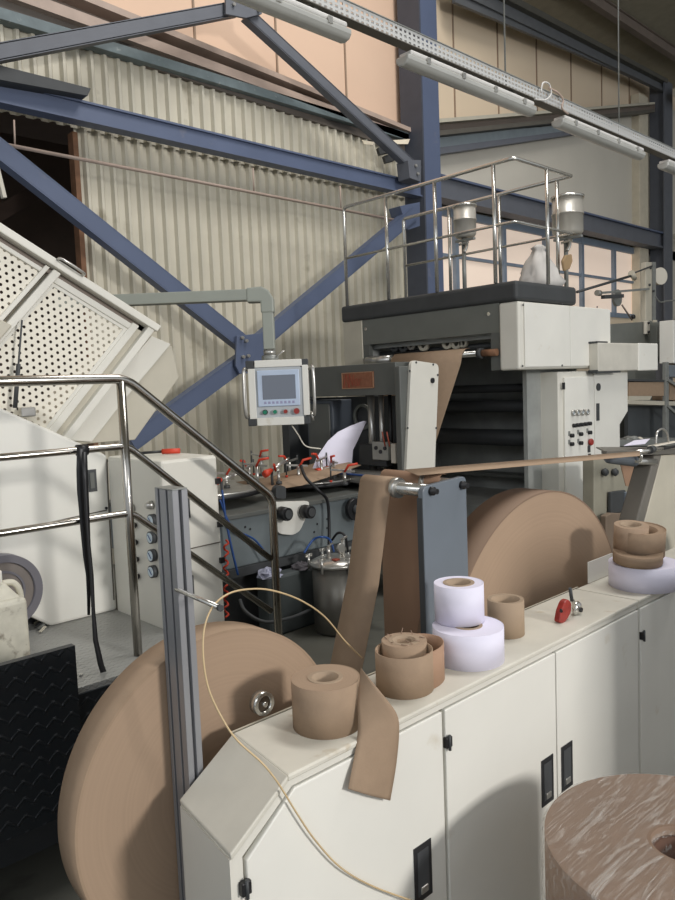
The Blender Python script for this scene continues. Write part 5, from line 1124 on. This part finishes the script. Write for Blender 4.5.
t = thing('pallet', 'wooden pallet under the film wrapped roll', 'pallet', (WC[0], WC[1], 0)); PW = mat('raw_pallet_wood', (150, 125, 95), .8, var=.15)
for k in range(5): obj('board', MB().box((WC[0]-.3+.125*k, WC[1]-.3, .1), (WC[0]-.2+.125*k, WC[1]+.3, .12)), PW, t)
for k in range(3): obj('bearer', MB().box((WC[0]-.3, WC[1]-.3+.25*k, 0), (WC[0]+.3, WC[1]-.22+.25*k, .1)), PW, t)
# ================================================================ LIGHT
w = bpy.data.worlds.new('world'); scene.world = w; w.use_nodes = True
w.node_tree.nodes['Background'].inputs[0].default_value = (.86, .92, 1, 1); w.node_tree.nodes['Background'].inputs[1].default_value = .64
def area(name, loc, target, sx, sy, e, c):
    l = bpy.data.lights.new(name, 'AREA'); l.shape = 'RECTANGLE'; l.size = sx; l.size_y = sy; l.energy = e; l.color = c
    o = bpy.data.objects.new(name, l); col.objects.link(o); o.location = loc
    o.rotation_euler = (Vector(target)-Vector(loc)).to_track_quat('-Z', 'Y').to_euler(); return o
area('daylight_from_gate', (2.5, -7, 3.5), (2.0, 1.2, .8), 1.0, 1.0, 470, (1, .97, .94))
area('roof_skylight', (5.5, 1.5, 10.2), (5.2, 3.5, 0), 2.0, 6, 620, (1, .98, .96))
area('daylight_from_windows', (-6, -3, 6), (4, 5, 2), 6, 3, 130, (.95, .97, 1))
# unseen cartons, added to throw shade on the right hand cabinet doors
t = thing('shade_carton_pallet', 'tall pallet of brown cartons added out of view to shade the right cabinet doors', 'pallet', (2.9, -.6, 0))
obj('shade_pallet_base', MB().box((2.3, -1.1, 0), (3.5, -.1, .14)), PW, t)
for r_i in range(3):
    for cI in range(3): obj('shade_carton', MB().box((2.3+.4*cI+.004, -1.1, .142+.45*r_i), (2.7+.4*cI-.004, -.1, .588+.45*r_i)), KRAFTD, t, bevel=.006)
GROUPS = {'brace': 'blue steel braces on the corrugated wall', 'gusset_plate': 'bolted gusset plates of the bracing', 'steel_column': 'blue steel columns of the hall', 'horizontal_beam': 'horizontal beams across the wall',
          'kraft_roll': 'paper rolls standing on the cabinet', 'white_roll': 'paper rolls standing on the cabinet', 'jumbo_roll': 'big brown rolls behind the cabinet', 'kraft_web': 'kraft webs running over the rollers',
          'floor_cabinet': 'white machine cabinets in front', 'turntable_disc': 'steel turntable discs', 'air_cylinder': 'air cylinders over the turntables', 'air_hose': 'blue air hoses', 'ink_canister': 'ink canisters on the roof slab',
          'paper_stack': 'brown paper stacks on the shelf', 'cleaning_rag': 'rags on the floor box', 'roof_purlin': 'roof purlins', 'bearing_post': 'bearing posts behind the rolls'}
for o in list(col.objects):
    k = o.name.split('.')[0]
    if o.parent is None and k in GROUPS and 'group' not in o: o['group'] = GROUPS[k]
scene.view_settings.view_transform = 'Standard'; scene.view_settings.look = 'None'; scene.view_settings.gamma = 1
scene.view_settings.use_curve_mapping = False; scene.view_settings.exposure = .06
